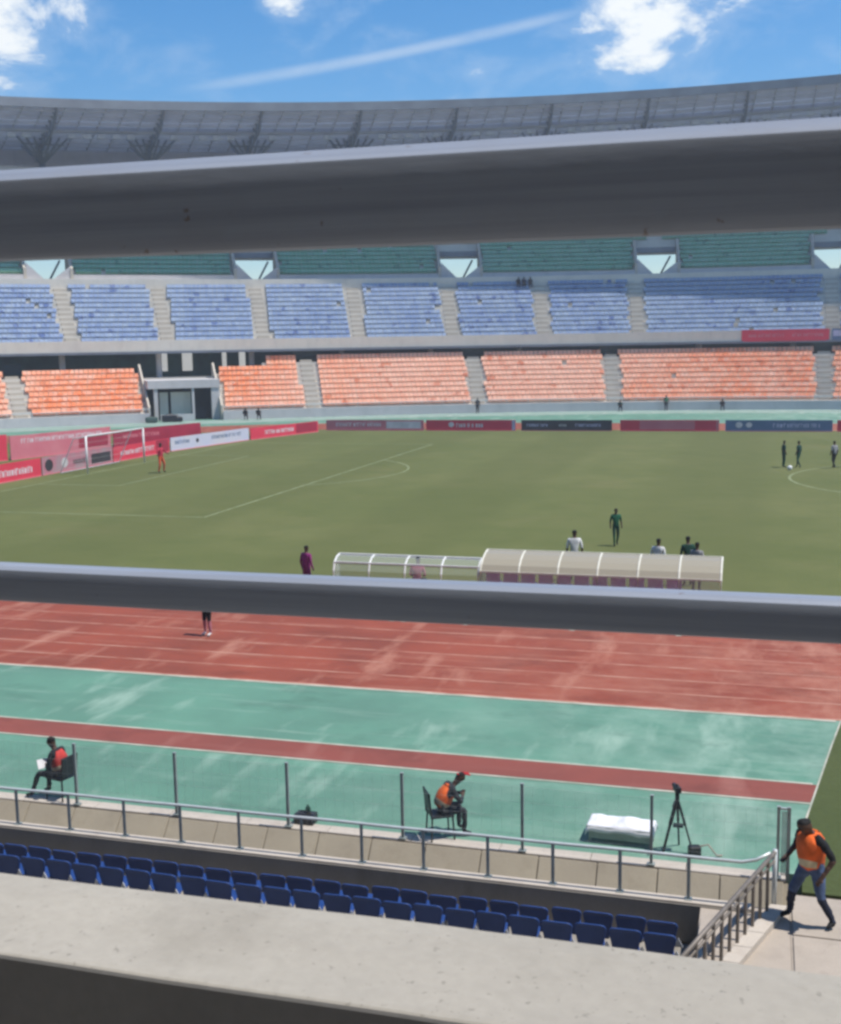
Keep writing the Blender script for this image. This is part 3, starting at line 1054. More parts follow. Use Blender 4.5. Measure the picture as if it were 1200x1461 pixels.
part(rsweep(MB(), [(154.0, -.5), (154.0, -14), (154.25, -14), (154.25, -.5)], TH0, TH1), 'rear_cladding', 'greywall', far, FR)
roof = part(rsweep(MB(), [(130, 0), (130, -.5), (156, -.5), (156, 0)], TH0, TH1), 'roof', 'roof', far, FR)
part(rsweep(MB(), [(129.75, .18), (129.75, -.8), (129.98, -.8), (129.98, .18)], TH0, TH1), 'roof_fascia', 'fascia', roof, FR)
for r in (131.2, 133.4, 135.5, 138, 140.5, 143, 145.5, 148, 150.5, 153):
    part(rsweep(MB(), [(r - .14, -.5), (r - .14, -.95), (r + .14, -.95), (r + .14, -.5)], TH0, TH1), 'purlin', 'roof_steel', roof, FR)
RA = [54.3, 49.5, 44.6, 39.9, 34.65, 29.6, 24.35, 19.2, 14.1, 9.0, 3.9, -1.2, -6.3, -11.4]
for k, a in enumerate(RA):
    mb = MB()
    for dz in (-.55, -2.1):
        mb.tube([P(a, r, zr(a, r) + (dz if r > 132 else -.6)) for r in (130.2, 134, 143, 149, 154)], .16, 6)
    rr = np.linspace(131.8, 153, 15)
    for i in range(14):
        mb.tube([P(a, rr[i], zr(a, rr[i]) + (-.55 if i % 2 else -2.1)), P(a, rr[i + 1], zr(a, rr[i + 1]) + (-2.1 if i % 2 else -.55))], .09, 5)
    part(mb, 'roof_truss', 'roof_dark', roof, FR, fix=False)
    # fan of struts from the rear column head up to the roof
    base = P(a, 147.2, zr(a) - 4.6)
    mb = MB()
    mb.tube([P(a, 147.2, 24), base], .42, 8)
    for s in np.linspace(-1.2, 1.2, 7):
        mb.tube([base, P(a + s, 145.2, zr(a, 145) - .9)], .15, 5)
    for s in (-1, 0, 1):
        mb.tube([base, P(a + s * .8, 150.5, zr(a, 150) - .9)], .15, 5)
    for f in (.45, .75):
        mb.tube([Vector(base).lerp(Vector(P(a + s, 145.2, zr(a, 145) - .9)), f) for s in np.linspace(-1.35, 1.35, 9)], .12, 5)
    part(mb, 'strut_fan', 'roof_dark', roof, FR, fix=False)
for i, a in enumerate(np.arange(TH0 + .5, TH1, .5)):
    if i % 2 == 0:
        mb = MB()
        mb.tube([P(a, r, zr(a, r) - .72) for r in (130.2, 142, 154)], .11, 5)
        part(mb, 'rafter', 'roof_steel', roof, FR, fix=False)
# catwalk with hanging lamps
part(rsweep(MB(), [(139.6, -1.15), (139.6, -1.3), (140.3, -1.3), (140.3, -1.15)], TH0, TH1), 'catwalk', 'roof_steel', roof, FR)
lmesh = MB(); lmesh.box((0, 0, 0), (.95, .5, .55)); lmesh.box((0, 0, .4), (.12, .12, .35)); lmesh.box((0, -.27, -.03), (.8, .05, .42))
proto = lmesh.build('roof_lamp', 'lamp')
LAMPG = 'lamps hanging in a row under the far roof'
for i, a in enumerate(np.arange(-3, 47, .72)):
    if near_any(a, RA, .75) or rnd.random() < .12:
        continue
    o = proto if i == 0 else proto.copy()
    if i:
        COL.objects.link(o)
    o.location = P(a, 139.9, zr(a, 139.9) - 1.78)
    o.rotation_euler = (0, 0, R_(a))
    tag(o, 'small white lamp hanging in the row under the far roof', 'lamp', LAMPG)
if 'label' not in proto:
    proto.location = P(-3, 139.9, zr(-3, 139.9) - 1.78); tag(proto, 'small white lamp hanging in the row under the far roof', 'lamp', LAMPG)

# ------------------------------------------------------------------ advertising boards


def glyphs(mb, w, h, seed, x0, x1, zc, hh, y=-.033):
    """worn, unreadable lettering: short blocks of uneven width"""
    r = random.Random(seed)
    x = x0
    while x < x1 - .05:
        gw = r.uniform(.12, .26) * hh * 2.4
        kind = r.random()
        if kind < .3:
            mb.box((x + gw * .2, y, zc), (gw * .35, .006, hh)); mb.box((x + gw * .6, y, zc + hh * .36), (gw * .44, .006, hh * .26))
        elif kind < .6:
            mb.box((x + gw * .18, y, zc), (gw * .3, .006, hh)); mb.box((x + gw * .78, y, zc), (gw * .3, .006, hh)); mb.box((x + gw * .48, y, zc), (gw * .28, .006, hh * .28))
        else:
            mb.box((x + gw * .45, y, zc - hh * .05), (gw * .8, .006, hh * .82))
        x += gw * 1.25 + (.3 * hh if r.random() < .12 else 0)


def board(a, b, h, mat, label, prints=(), group='advertising boards round the pitch', z0=.06, name='advertising_board', cat='advertising board'):
    a, b = Vector((*a, 0)), Vector((*b, 0))
    d = b - a
    L_ = d.length - .12
    mid_ = (a + b) / 2
    t = thing(name, label, cat, (mid_.x, mid_.y, 0), math.atan2(d.y, d.x), group)
    o = MB().box((0, 0, z0 + h / 2), (L_, .06, h)).build('panel', mat, t)
    mb = MB()
    for s in (-1, 0, 1):
        mb.prism([(s * (L_ / 2 - .3), .031, z0 + h * .9), (s * (L_ / 2 - .3), .5, 0), (s * (L_ / 2 - .3), .44, 0), (s * (L_ / 2 - .3), .031, z0 + h * .75)], (.05, 0, 0))
    mb.build('support', 'post', t)
    # pale foot rail under the panel
    MB().box((0, -.02, z0 / 2), (L_, .10, z0)).build('foot_rail', 'pink_ad', t)
    for i, (kind, f0, f1, zc, hh, pm) in enumerate(prints):
        mb = MB()
        x0, x1 = (f0 - .5) * L_, (f1 - .5) * L_
        if kind == 'text':
            glyphs(mb, L_, h, i + int(L_ * 100), x0, x1, z0 + zc * h, hh * h)
            mb.build('lettering', pm, t, kind='stuff')
        elif kind == 'disc':
            r = hh * h / 2
            mb.prism([((x0 + x1) / 2 + r * 1.15 * math.cos(q), -.031, z0 + zc * h + r * math.sin(q)) for q in np.linspace(0, 2 * math.pi, 17)[:-1]], (0, -.006, 0))
            mb.build('emblem', pm, t)
        else:
            mb.box(((x0 + x1) / 2, -.0335, z0 + zc * h), (x1 - x0, .006, hh * h))
            mb.build('print', pm, t)
    return t


# goal-line side, left
board((-2.62, 21.0), (-2.50, 28.97), 1.1, 'red_ad', 'red advertising board with white lettering at the far left edge', [('text', .35, .88, .45, .38, 'ad_white')])
board((-2.50, 28.97), (-2.40, 37.46), 1.1, 'grey_ad', 'grey and pinkish advertising board with dark emblems behind the goal', [('disc', .02, .16, .5, .7, 'ad_dark'), ('disc', .2, .4, .5, .6, 'greywall'), ('panel', .68, .97, .42, .62, 'ad_dark'), ('text', .74, .9, .42, .2, 'ad_white'), ('text', .42, .64, .45, .3, 'ad_dark')])
board((-2.40, 37.46), (-2.38, 45.8), 1.0, 'red_ad', 'red advertising board with faint white lettering right behind the far goal post', [('text', .12, .72, .5, .35, 'ad_white'), ('panel', .75, .98, .5, .94, 'maroon_ad')])
board((-2.38, 45.9), (-.66, 56.8), 1.0, 'pale_ad', 'pale blue and white advertising board right of the goal', [('disc', .26, .38, .55, .34, 'ad_dark'), ('text', .05, .22, .6, .3, 'blue_ad'), ('text', .5, .9, .62, .3, 'blue_ad')])
board((-.62, 56.9), (2.0, 66.4), .95, 'red_ad', 'short red advertising board at the corner of the pitch', [('text', .2, .62, .5, .4, 'ad_white'), ('panel', .66, .98, .52, .88, 'maroon_ad')])
# far touchline
FB = [(2.1, 11.75, 'pink_ad', 'washed out pink advertising board left of the bright red one', [('text', .1, .58, .55, .4, 'ad_white'), ('panel', .62, .97, .5, .7, 'ad_white')]),
      (11.85, 20.35, 'red_ad', 'bright red advertising board with white lettering left of the black board', [('disc', .26, .31, .55, .5, 'ad_white'), ('text', .34, .63, .48, .42, 'ad_white'), ('panel', .96, .995, .5, .96, 'ad_lilac')]),
      (20.75, 29.0, 'black_ad', 'black advertising board with grey lettering on the far touchline', [('text', .06, .30, .5, .3, 'ad_lilac'), ('text', .42, .52, .5, .25, 'greywall'), ('text', .6, .88, .5, .3, 'ad_lilac')]),
      (29.6, 38.2, 'red_ad', 'red advertising board with a broad pale strip of lettering', [('panel', .20, .76, .52, .82, 'pink_ad'), ('text', .26, .74, .52, .42, 'ad_white'), ('panel', .97, .995, .5, .94, 'pink_ad')]),
      (38.6, 47.5, 'blue_ad', 'slate blue advertising board with two white emblems', [('disc', .10, .16, .55, .55, 'ad_white'), ('disc', .20, .25, .55, .5, 'ad_white'), ('text', .45, .88, .5, .4, 'ad_lilac')]),
      (47.75, 56.0, 'red_ad', 'red advertising board at the right edge on the far touchline', [('text', .2, .7, .5, .4, 'ad_white')])]
for x0, x1, mt, lab, pr in FB:
    board((x0, 68.7 + (x0 - 30) * .02), (x1, 68.7 + (x1 - 30) * .02), .93, mt, lab, pr)
# rear row beyond the goal, along the bend of the track
board((-13.0, 31.0), (-11.3, 37.9), 1.85, 'red_ad', 'tall red advertising board in the rear row at the far left', [('text', .42, .85, .62, .2, 'ad_white')], 'rear advertising boards beyond the goal')
board((-11.2, 38.0), (-8.9, 48.2), 1.7, 'pink_ad', 'tall pink advertising board in the rear row behind the goal', [('text', .1, .9, .75, .2, 'ad_white'), ('panel', .66, .97, .4, .5, 'maroon_ad')], 'rear advertising boards beyond the goal')
board((-8.8, 48.3), (-5.9, 58.2), 1.35, 'maroon_ad', 'maroon advertising board in the rear row behind the far post', [('text', .1, .5, .6, .25, 'pink_ad')], 'rear advertising boards beyond the goal')
# banners on the upper tier front


def banner(a, b, mat, label, pr):
    q0, q1 = P(a, 123.90, 0), P(b, 123.90, 0)
    t = board(q0[:2], q1[:2], 1.35, mat, label, pr, 'cloth banners hung on the far upper tier', z0=0, name='banner', cat='banner')
    t.location.z = 7.55
    for c in list(t.children):
        if c.name.startswith(('support', 'foot_rail')):
            bpy.data.objects.remove(c)


banner(4.15, -.42, 'red_ad', 'red banner with pinkish lettering hung on the upper tier front', [('text', .08, .48, .5, .3, 'pink_ad'), ('text', .58, .92, .5, .3, 'pink_ad')])
banner(-.5, -3.6, 'blue_ad', 'dark blue banner on the upper tier front at the right edge', [('panel', .02, .5, .6, .5, 'ad_lilac')])

# ------------------------------------------------------------------ goal
go = thing('football_goal', 'white football goal in front of the left advertising boards', 'goal', (0, 34, 0))
for y in (30.34, 37.66):
    MB().tube([(0, y - 34, 0), (0, y - 34, 2.44)], .065, 10).build('goal_post', 'white', go, smooth=True)
MB().tube([(0, -3.66, 2.44), (0, 3.66, 2.44)], .05, 10).build('crossbar', 'white', go, smooth=True)
mb = MB()
for y in (-3.66, 3.66):
    mb.tube([(0, y, 2.42), (-.9, y, 2.3), (-2.0, y, .05)], .03, 6)
mb.tube([(-2.0, -3.66, .05), (-2.0, 3.66, .05)], .03, 6)
mb.build('net_frame', 'white', go)
mb = MB()
for y in np.linspace(-3.66, 3.66, 32):
    mb.tube([(0, y, 2.42), (-.9, y, 2.25), (-2.0, y, .04)], .006, 3, cap=False)
for f in np.linspace(.05, .95, 11):
    x, z = (-.9 * f * 2, 2.42 - .17 * f * 2) if f < .5 else (-.9 - 1.1 * (f - .5) * 2, 2.25 - 2.2 * (f - .5) * 2)
    mb.tube([(x, -3.66, z), (x, 3.66, z)], .006, 3, cap=False)
mb.build('net', 'net', go, fix=False)
mb = MB()
bm = bmesh.new(); bmesh.ops.create_icosphere(bm, subdivisions=2, radius=.15)
me = bpy.data.meshes.new('football'); bm.to_mesh(me); bm.free(); me.materials.append(MT['white'])
o = link('football', me); o.location = (43.45, 38.2, .15); tag(o, 'white football on the grass at the feet of two green players', 'ball')

# ------------------------------------------------------------------ team shelters by the near touchline
ds = thing('team_shelter', 'long team shelter with tan curved roof panels and purple seats inside', 'dugout', (37.2, -1.0, 0))
LX, NSEG = 7.2, 6
cross = [(-.62, .50), (-.60, 1.0), (-.46, 1.18), (-.20, 1.33), (.10, 1.44), (.48, 1.50)]
for i in range(NSEG):
    x0, x1 = -LX / 2 + i * LX / NSEG + .035, -LX / 2 + (i + 1) * LX / NSEG - .035
    vs = [(x, y, z) for y, z in cross[1:] for x in (x0, x1)]
    vs2 = [(x, y - .004, z + .012) for x, y, z in vs]
    n = len(vs)
    mb = MB().add(vs + vs2, [(2 * j, 2 * j + 1, 2 * j + 3, 2 * j + 2) for j in range(n // 2 - 1)] + [(n + 2 * j + 2, n + 2 * j + 3, n + 2 * j + 1, n + 2 * j) for j in range(n // 2 - 1)])
    mb.build('roof_panel', 'poly', ds, fix=False)
    MB().box(((x0 + x1) / 2, -.62, .74), (x1 - x0, .01, .46)).build('rear_pane', 'clear', ds)
for i in range(NSEG + 1):
    x = -LX / 2 + i * LX / NSEG
    MB().tube([(x, -.62, 0)] + [(x, y, z) for y, z in cross], .035, 6).build('frame_rib', 'frame', ds)
for y, z in (cross[1], cross[-1], (-.62, .55)):
    MB().box((0, y, z), (LX, .05, .05)).build('frame_rail', 'frame', ds)
for s in (-1, 1):
    mb = MB().prism([(s * LX / 2, y, z) for y, z in cross] + [(s * LX / 2, .35, .55)], (.01 * s, 0, 0)); mb.build('end_panel', 'clear', ds)
seatm = None
for i in range(12):
    x = -LX / 2 + .35 + i * .55
    if i == 11: continue
    mb = MB(); mb.box((0, -.22, .76), (.44, .07, .56), rx=-.12); mb.box((0, .05, .5), (.42, .44, .07))
    mb.box((0, .05, .25), (.08, .3, .45))
    if seatm is None:
        o = mb.build('bench_seat', 'purple', ds); bevel(o, .03, 2); seatm = o.data
    else:
        o = link('bench_seat', seatm, ds); bevel(o, .03, 2)
    o.location = (x, -.12, .05 + rnd.uniform(-.01, .01))
s2 = thing('low_shelter', 'low white framed shelter with clear panels left of the tan roofed shelter', 'dugout', (31.15, -1.25, 0))
L2 = 4.75
cr2 = [(-.32, .25), (-.32, .85), (-.22, 1.10), (.0, 1.24), (.28, 1.29)]
for i in range(5):
    x = -L2 / 2 + i * L2 / 4
    MB().tube([(x, -.32, 0)] + [(x, y, z) for y, z in cr2], .03, 6).build('frame_rib', 'white', s2)
for y, z, w in ((-.32, .62, .035), (-.22, 1.10, .05), (.28, 1.28, .07), (-.32, .28, .05)):
    MB().box((0, y, z), (L2, w, w)).build('frame_rail', 'white', s2)
for i in range(4):
    x0, x1 = -L2 / 2 + i * L2 / 4 + .03, -L2 / 2 + (i + 1) * L2 / 4 - .03
    vs = [(x, y, z) for y, z in cr2 for x in (x0, x1)]
    MB().add(vs, [(2 * j, 2 * j + 1, 2 * j + 3, 2 * j + 2) for j in range(len(cr2) - 1)]).build('clear_panel', 'clear', s2, fix=False)
MB().box((0, .05, .42), (L2 - .2, .35, .05)).build('bench', 'white', s2)
for s in (-1, 1):
    mb = MB().prism([(s * L2 / 2, y, z) for y, z in cr2] + [(s * L2 / 2, .28, .25)], (.01 * s, 0, 0)); mb.build('end_panel', 'clear', s2)

# ------------------------------------------------------------------ people
BONES = [('pelvis', 'waist', 'shirt'), ('waist', 'chest', 'shirt'), ('chest', 'neckb', 'shirt'), ('neckb', 'neck', 'skin'), ('neck', 'head1', 'skin'), ('head1', 'head2', 'skin'), ('head2', 'crown', 'hair')]
for s in 'LR':
    BONES += [('chest', 'sh' + s, 'shirt'), ('sh' + s, 'el' + s, 'sleeve'), ('el' + s, 'wr' + s, 'fore'), ('wr' + s, 'ha' + s, 'skin'),
              ('pelvis', 'hip' + s, 'legs'), ('hip' + s, 'kn' + s, 'legs'), ('kn' + s, 'an' + s, 'shin'), ('an' + s, 'toe' + s, 'shoe')]
RAD = dict(pelvis=.135, waist=.125, chest=.15, neckb=.062, neck=.055, head1=.078, head2=.098, crown=.07, sh=.068, el=.046, wr=.032, ha=.038, hip=.098, kn=.064, an=.042, toe=.036)


def stand_pose():
    J = dict(pelvis=(0, 0, .94), waist=(0, .0, 1.08), chest=(0, .0, 1.30), neckb=(0, -.01, 1.455), neck=(0, .005, 1.52), head1=(0, .025, 1.58), head2=(0, .02, 1.665), crown=(0, .0, 1.73))
    for s, g in (('L', -1), ('R', 1)):
        J.update({'sh' + s: (.185 * g, 0, 1.405), 'el' + s: (.245 * g, -.03, 1.13), 'wr' + s: (.26 * g, .06, .90), 'ha' + s: (.255 * g, .09, .81), 'hip' + s: (.09 * g, 0, .90), 'kn' + s: (.105 * g, .025, .49), 'an' + s: (.11 * g, -.02, .085), 'toe' + s: (.125 * g, .13, .04)})
    return J


def sit_pose(hunch=.0):
    J = dict(pelvis=(0, 0, .54), waist=(0, .02 + hunch * .05, .68), chest=(0, .05 + hunch * .16, .90 - hunch * .04), neckb=(0, .08 + hunch * .27, 1.05 - hunch * .08), neck=(0, .11 + hunch * .32, 1.11 - hunch * .10))
    n = Vector(J['neck'])
    J['head1'] = tuple(n + Vector((0, .035 + hunch * .05, .06 - hunch * .01)))
    J['head2'] = tuple(n + Vector((0, .03 + hunch * .08, .145 - hunch * .03)))
    J['crown'] = tuple(n + Vector((0, .01 + hunch * .09, .21 - hunch * .05)))
    for s, g in (('L', -1), ('R', 1)):
        J.update({'sh' + s: (.18 * g, .05 + hunch * .22, 1.0 - hunch * .07), 'el' + s: (.25 * g, .08 + hunch * .3, .73), 'wr' + s: (.13 * g, .30 + hunch * .12, .66), 'ha' + s: (.09 * g, .37 + hunch * .12, .64),
                  'hip' + s: (.10 * g, .06, .53), 'kn' + s: (.15 * g, .46, .53), 'an' + s: (.15 * g, .44, .09), 'toe' + s: (.16 * g, .59, .045)})
    return J


def blob(J, bones, rad, name, sub=1):
    """grow one continuous surface over the joints with a skin modifier"""
    names = []
    for a, b, _ in bones:
        for k in (a, b):
            if k not in names:
                names.append(k)
    root = bones[0][0]
    names.remove(root); names.insert(0, root)
    me = bpy.data.meshes.new('tmp')
    me.from_pydata([J[k] for k in names], [(names.index(a), names.index(b)) for a, b, _ in bones], [])
    o = bpy.data.objects.new('tmp', me)
    COL.objects.link(o)
    md = o.modifiers.new('skin', 'SKIN')
    md.use_smooth_shade = True
    if not me.skin_vertices:
        bm = bmesh.new(); bm.from_mesh(me); bm.verts.layers.skin.verify(); bm.to_mesh(me); bm.free()
    sv = me.skin_vertices[0].data
    for i, k in enumerate(names):
        r = rad.get(k, rad.get(k.rstrip('LR'), rad.get(k[:2], .03)))
        if isinstance(r, tuple):
            sv[i].radius = r
        else:
            sv[i].radius = (r, r)
        sv[i].use_root = (i == 0)
        sv[i].use_loose = False
    if sub:
        ss = o.modifiers.new('sub', 'SUBSURF'); ss.levels = sub; ss.render_levels = sub
    dg = bpy.context.evaluated_depsgraph_get()
    new = bpy.data.meshes.new_from_object(o.evaluated_get(dg))
    new.name = name
    bpy.data.objects.remove(o)
    return new


def seg_dist(p, a, b):
    ab = b - a
    t = max(0., min(1., (p - a).dot(ab) / max(ab.length_squared, 1e-9)))
    return (p - a - ab * t).length


def person(label, J, loc, rz, cols, scale=.90, group=None, near=False, vest=None, cap=None, sub=1, bulk=1.0):
    t = thing('person', label, 'person', loc, rz, group)
    t.scale = (scale * bulk, scale * bulk, scale)
    bones = list(BONES)
    rad = dict(RAD)
    J = dict(J)
    if near:   # nose, ears, five fingers on each hand, grown out of the same body
        h1, h2, cr_ = Vector(J['head1']), Vector(J['head2']), Vector(J['crown'])
        up = (h2 - h1).normalized()
        fw = Vector((0, 1, 0)); fw = (fw - up * fw.dot(up)).normalized()
        J['nose'] = tuple(h1.lerp(h2, .35) + fw * .105); rad['nose'] = .016
        bones.append(('head1', 'nose', 'skin'))
        for s in 'LR':
            w_, h_ = Vector(J['wr' + s]), Vector(J['ha' + s])
            d = (h_ - w_).normalized()
            side = d.cross(Vector((0, 0, 1)) if abs(d.z) < .8 else Vector((0, 1, 0))).normalized()
            for k, (o_, ln) in enumerate(((-.030, .062), (-.010, .075), (.011, .070), (.030, .055))):
                nm = 'f%d%s' % (k, s); J[nm] = tuple(h_ + side * o_ * 1.1 + d * ln + Vector((0, 0, -.012))); rad[nm] = .010
                bones.append(('ha' + s, nm, 'skin'))
            nm = 'f5' + s; J[nm] = tuple(w_.lerp(h_, .6) + side * -.055 + d * .02); rad[nm] = .011
            bones.append(('ha' + s, nm, 'skin'))
            rad['ha' + s] = .030
    me = blob(J, bones, rad, 'person_body', 2 if near else sub)
    keys = ['shirt', 'skin', 'hair', 'sleeve', 'fore', 'legs', 'shin', 'shoe']
    cm = dict(skin='skin', hair='hair', shirt='c_white', legs='c_black')
    cm.update(cols)
    cm.setdefault('sleeve', cm['shirt']); cm.setdefault('fore', 'skin'); cm.setdefault('shin', cm['legs']); cm.setdefault('shoe', 'c_black')
    me.materials.clear()
    for k in keys:
        me.materials.append(MT[cm[k]])
    segs_ = [(Vector(J[a]), Vector(J[b]), keys.index(c)) for a, b, c in bones]
    pz = Vector(J['pelvis']).z
    idx = []
    for p in me.polygons:
        c = p.center
        best = min(segs_, key=lambda q: seg_dist(c, q[0], q[1]))[2]
        if best == 0 and c.z < pz - .03:
            best = keys.index('legs')
        idx.append(best)
    me.polygons.foreach_set('material_index', idx)
    me.polygons.foreach_set('use_smooth', [True] * len(me.polygons))
    if near:   # folds in the cloth
        skinset = {keys.index('skin')}
        clothv = set()
        for p in me.polygons:
            if p.material_index not in skinset:
                clothv.update(p.vertices)
        for vi in clothv:
            v = me.vertices[vi]
            q = v.co
            v.co = q + v.normal * (.012 * mnoise.noise(Vector((q.x * 11, q.y * 11, q.z * 17))) + .006 * mnoise.noise(Vector((q.x * 26, q.y * 26, q.z * 34 + 5))))
    link('body', me, t)
    # hair or cap as a shell over the skull
    hb = dict(h1=tuple(Vector(J['head2']).lerp(Vector(J['head1']), .1) + Vector((0, -.022, .012))), h2=tuple(Vector(J['head2']).lerp(Vector(J['crown']), .55) + Vector((0, -.008, .004))))
    hm = blob(hb, [('h1', 'h2', '')], dict(h1=.098, h2=.082), 'hair', 1)
    hm.materials.append(MT[cap or cm['hair']])
    link('cap' if cap else 'hair', hm, t)
    if cap:
        fwd = Vector(J['head2']) + Vector((0, .115, .015))
        MB().box(fwd, (.15, .12, .015), rx=-.25).build('cap_peak', cap, t)
    if vest:
        vb = {k: J[k] for k in ('pelvis', 'waist', 'chest')}
        pv, wv = Vector(J['pelvis']), Vector(J['waist'])
        vb['low'] = tuple(pv + (pv - wv).normalized() * (.07 if pv.z > .8 else .0) + Vector((0, 0, .0 if pv.z > .8 else .03)))
        c = Vector(J['chest']); n = Vector(J['neckb'])
        vb['top'] = tuple(c.lerp(n, .62))
        for s in 'LR':
            vb['s' + s] = tuple(Vector(J['sh' + s]) * .80 + c.lerp(n, .75) * .20)
        vm = blob(vb, [('low', 'waist', ''), ('waist', 'chest', ''), ('chest', 'top', ''), ('chest', 'sL', ''), ('chest', 'sR', '')], dict(low=.185, waist=.185, chest=.215, top=.13, sL=.115, sR=.115), 'vest', 1)
        vm.materials.append(MT[vest])
        v = link('vest', vm, t)
        vm.materials.append(MT['c_stripe'])
        w0, c0 = Vector(J['waist']), Vector(J['chest'])
        ax = (c0 - w0).normalized()
        for p in vm.polygons:
            h = (p.center - w0).dot(ax)
            if -.04 < h < .03:
                p.material_index = 1
    return t


def plastic_chair(label, loc, rz):
    t = thing('plastic_chair', label, 'chair', loc, rz)
    t.scale = (.9,) * 3
    o = MB().box((0, .02, .44), (.42, .42, .035)).build('seat', 'black_p', t); bevel(o, .012)
    o = MB().box((0, -.22, .70), (.42, .03, .42), rx=.12).build('backrest', 'black_p', t); bevel(o, .012)
    for sx in (-1, 1):
        for y in (-.18, .2):
            MB().tube([(sx * .18, y, .43), (sx * .21, y * 1.12, 0)], .017, 6).build('leg', 'black_p', t)
        MB().tube([(sx * .2, -.2, .43), (sx * .2, -.235, .9)], .016, 6).build('back_post', 'black_p', t)
    return t


# steward seated at the left
plastic_chair('black plastic chair under the steward at the left', (29.93, -18.72, .004), R_(78))
J = sit_pose(.18)
J.update(wrR=(.10, .27, .72), haR=(.05, .32, .74), wrL=(-.12, .26, .70), haL=(-.06, .32, .73))
J.update(knL=(-.2, .43, .55), anL=(-.22, .60, .09), toeL=(-.23, .75, .045))
person('person in red vest and black clothes seated at the left holding white paper', J, (29.93, -18.72, .004), R_(86), dict(shirt='c_black', fore='c_black', legs='c_charcoal', shoe='c_black'), .86, None, True, 'c_redvest')
pa = thing('paper_sheet', 'white sheet of paper held by the seated steward at the left', 'paper', (29.62, -18.80, .64), R_(50))
o = MB().box((0, 0, 0), (.21, .02, .17), rx=-.5).build('sheet', 'cloth', pa)
# steward seated in the middle, bent forward with a red cap, back half turned to us
plastic_chair('black plastic chair under the bent steward in the middle', (36.97, -18.72, .004), R_(-60))
J = sit_pose(.75)
J.update(elL=(-.28, .34, .70), elR=(.27, .34, .72), wrL=(-.08, .46, .78), haL=(-.02, .48, .83), wrR=(.08, .44, .76), haR=(.03, .47, .82))
person('person in orange vest and red cap seated hunched over in the middle', J, (36.97, -18.72, .004), R_(-56), dict(shirt='c_charcoal', fore='c_charcoal', legs='c_charcoal', shoe='c_black'), .86, None, True, 'c_orange', 'c_red')
# steward stepping along the landing at the right
J = stand_pose()
dz = -.05
for k in list(J):
    x, y, z = J[k]
    if z > .93:
        f = (z - .93)
        J[k] = (x + .02 * f, y + .05 * f, z + dz)
J.update(pelvis=(0, 0, .90), hipR=(.09, .02, .86), hipL=(-.09, -.02, .86), knR=(.17, .16, .48), anR=(.25, .12, .085), toeR=(.29, .26, .04), knL=(-.17, .0, .47), anL=(-.25, -.16, .095), toeL=(-.27, -.02, .04))
J.update(elR=(.28, -.01, 1.13), wrR=(.25, .19, .99), haR=(.23, .26, .97), elL=(-.31, -.06, 1.10), wrL=(-.29, .08, .90), haL=(-.27, .13, .82))
J.update(neck=(.0, .09, 1.46), head1=(.0, .135, 1.51), head2=(.0, .16, 1.59), crown=(.0, .16, 1.655))
person('person in orange safety vest, black shirt and jeans stepping along the landing at right', J, (42.68, -20.22, -.02), R_(90 + 42), dict(shirt='c_black', fore='skin', legs='c_jeans', shin='c_navy', shoe='c_black'), .93, None, True, 'c_orange', bulk=1.14)
# person on the running track, upper half behind the rail
person('person in black shirt and shorts with white shoes standing on the red track', stand_pose(), (27.1, -7.2, .004), R_(160), dict(shirt='c_black', legs='c_black', shin='c_pink', shoe='c_white'), .90)
person('person in purple top standing at the touchline left of the low shelter', stand_pose(), (27.7, -1.2, .004), R_(-20), dict(shirt='c_purple', legs='c_purple', shin='c_black', fore='c_purple'), .90)
person('person in pinkish top sitting inside the low clear shelter', sit_pose(0), (31.45, -1.2, .004), R_(0), dict(shirt='c_pink', legs='c_black'), .98)
# players and officials
W1 = stand_pose(); W1.update(knR=(.1, .12, .5), anR=(.1, .16, .09), toeR=(.11, .30, .05), knL=(-.1, .02, .48), anL=(-.1, -.2, .12), toeL=(-.1, -.08, .045))
person('player in dark green kit standing alone on the near half of the pitch', W1, (36.42, 9.5, .004), R_(200), dict(shirt='c_green', legs='c_dkgreen', shin='c_green', shoe='c_black'), .86)
person('player in green kit at the centre circle, left of the pair by the ball', stand_pose(), (43.10, 39.7, .004), R_(-70), dict(shirt='c_dkgreen', legs='c_dkgreen', shin='c_green'), .97, 'players in green by the ball')
person('player in green kit at the centre circle, right of the pair by the ball', W1, (43.98, 39.5, .004), R_(60), dict(shirt='c_dkgreen', legs='c_green', shin='c_dkgreen'), .97, 'players in green by the ball')
person('player in black shorts and white top near the right edge of the pitch', W1, (46.05, 39.6, .004), R_(40), dict(shirt='c_grey', legs='c_black', shin='c_black'), .97)
person('player in dark kit at the very right edge of the pitch', stand_pose(), (46.75, 40.4, .004), R_(100), dict(shirt='c_black', legs='c_charcoal', shin='c_black'), .97)
K = stand_pose(); K.update(elL=(-.34, .05, 1.2), wrL=(-.46, .16, 1.1), haL=(-.5, .2, 1.05), elR=(.34, .05, 1.2), wrR=(.46, .16, 1.1), haR=(.5, .2, 1.05), knL=(-.2, .1, .5), anL=(-.24, 0, .09), toeL=(-.26, .14, .04), knR=(.2, .1, .5), anR=(.24, 0, .09), toeR=(.26, .14, .04))
person('goalkeeper in orange kit standing right of the far goal post', K, (4.6, 31.6, .004), R_(-100), dict(shirt='c_kred', fore='c_kred', legs='c_keeper', shin='c_keeper'), 1.12)
person('person in white shirt beyond the left part of the tan roofed shelter', stand_pose(), (35.9, 2.4, .004), R_(10), dict(shirt='c_white', legs='c_black'), 1.0)
person('person in white shirt beyond the right part of the tan roofed shelter', stand_pose(), (38.72, 1.7, .004), R_(-15), dict(shirt='c_white', legs='c_black'), .95)
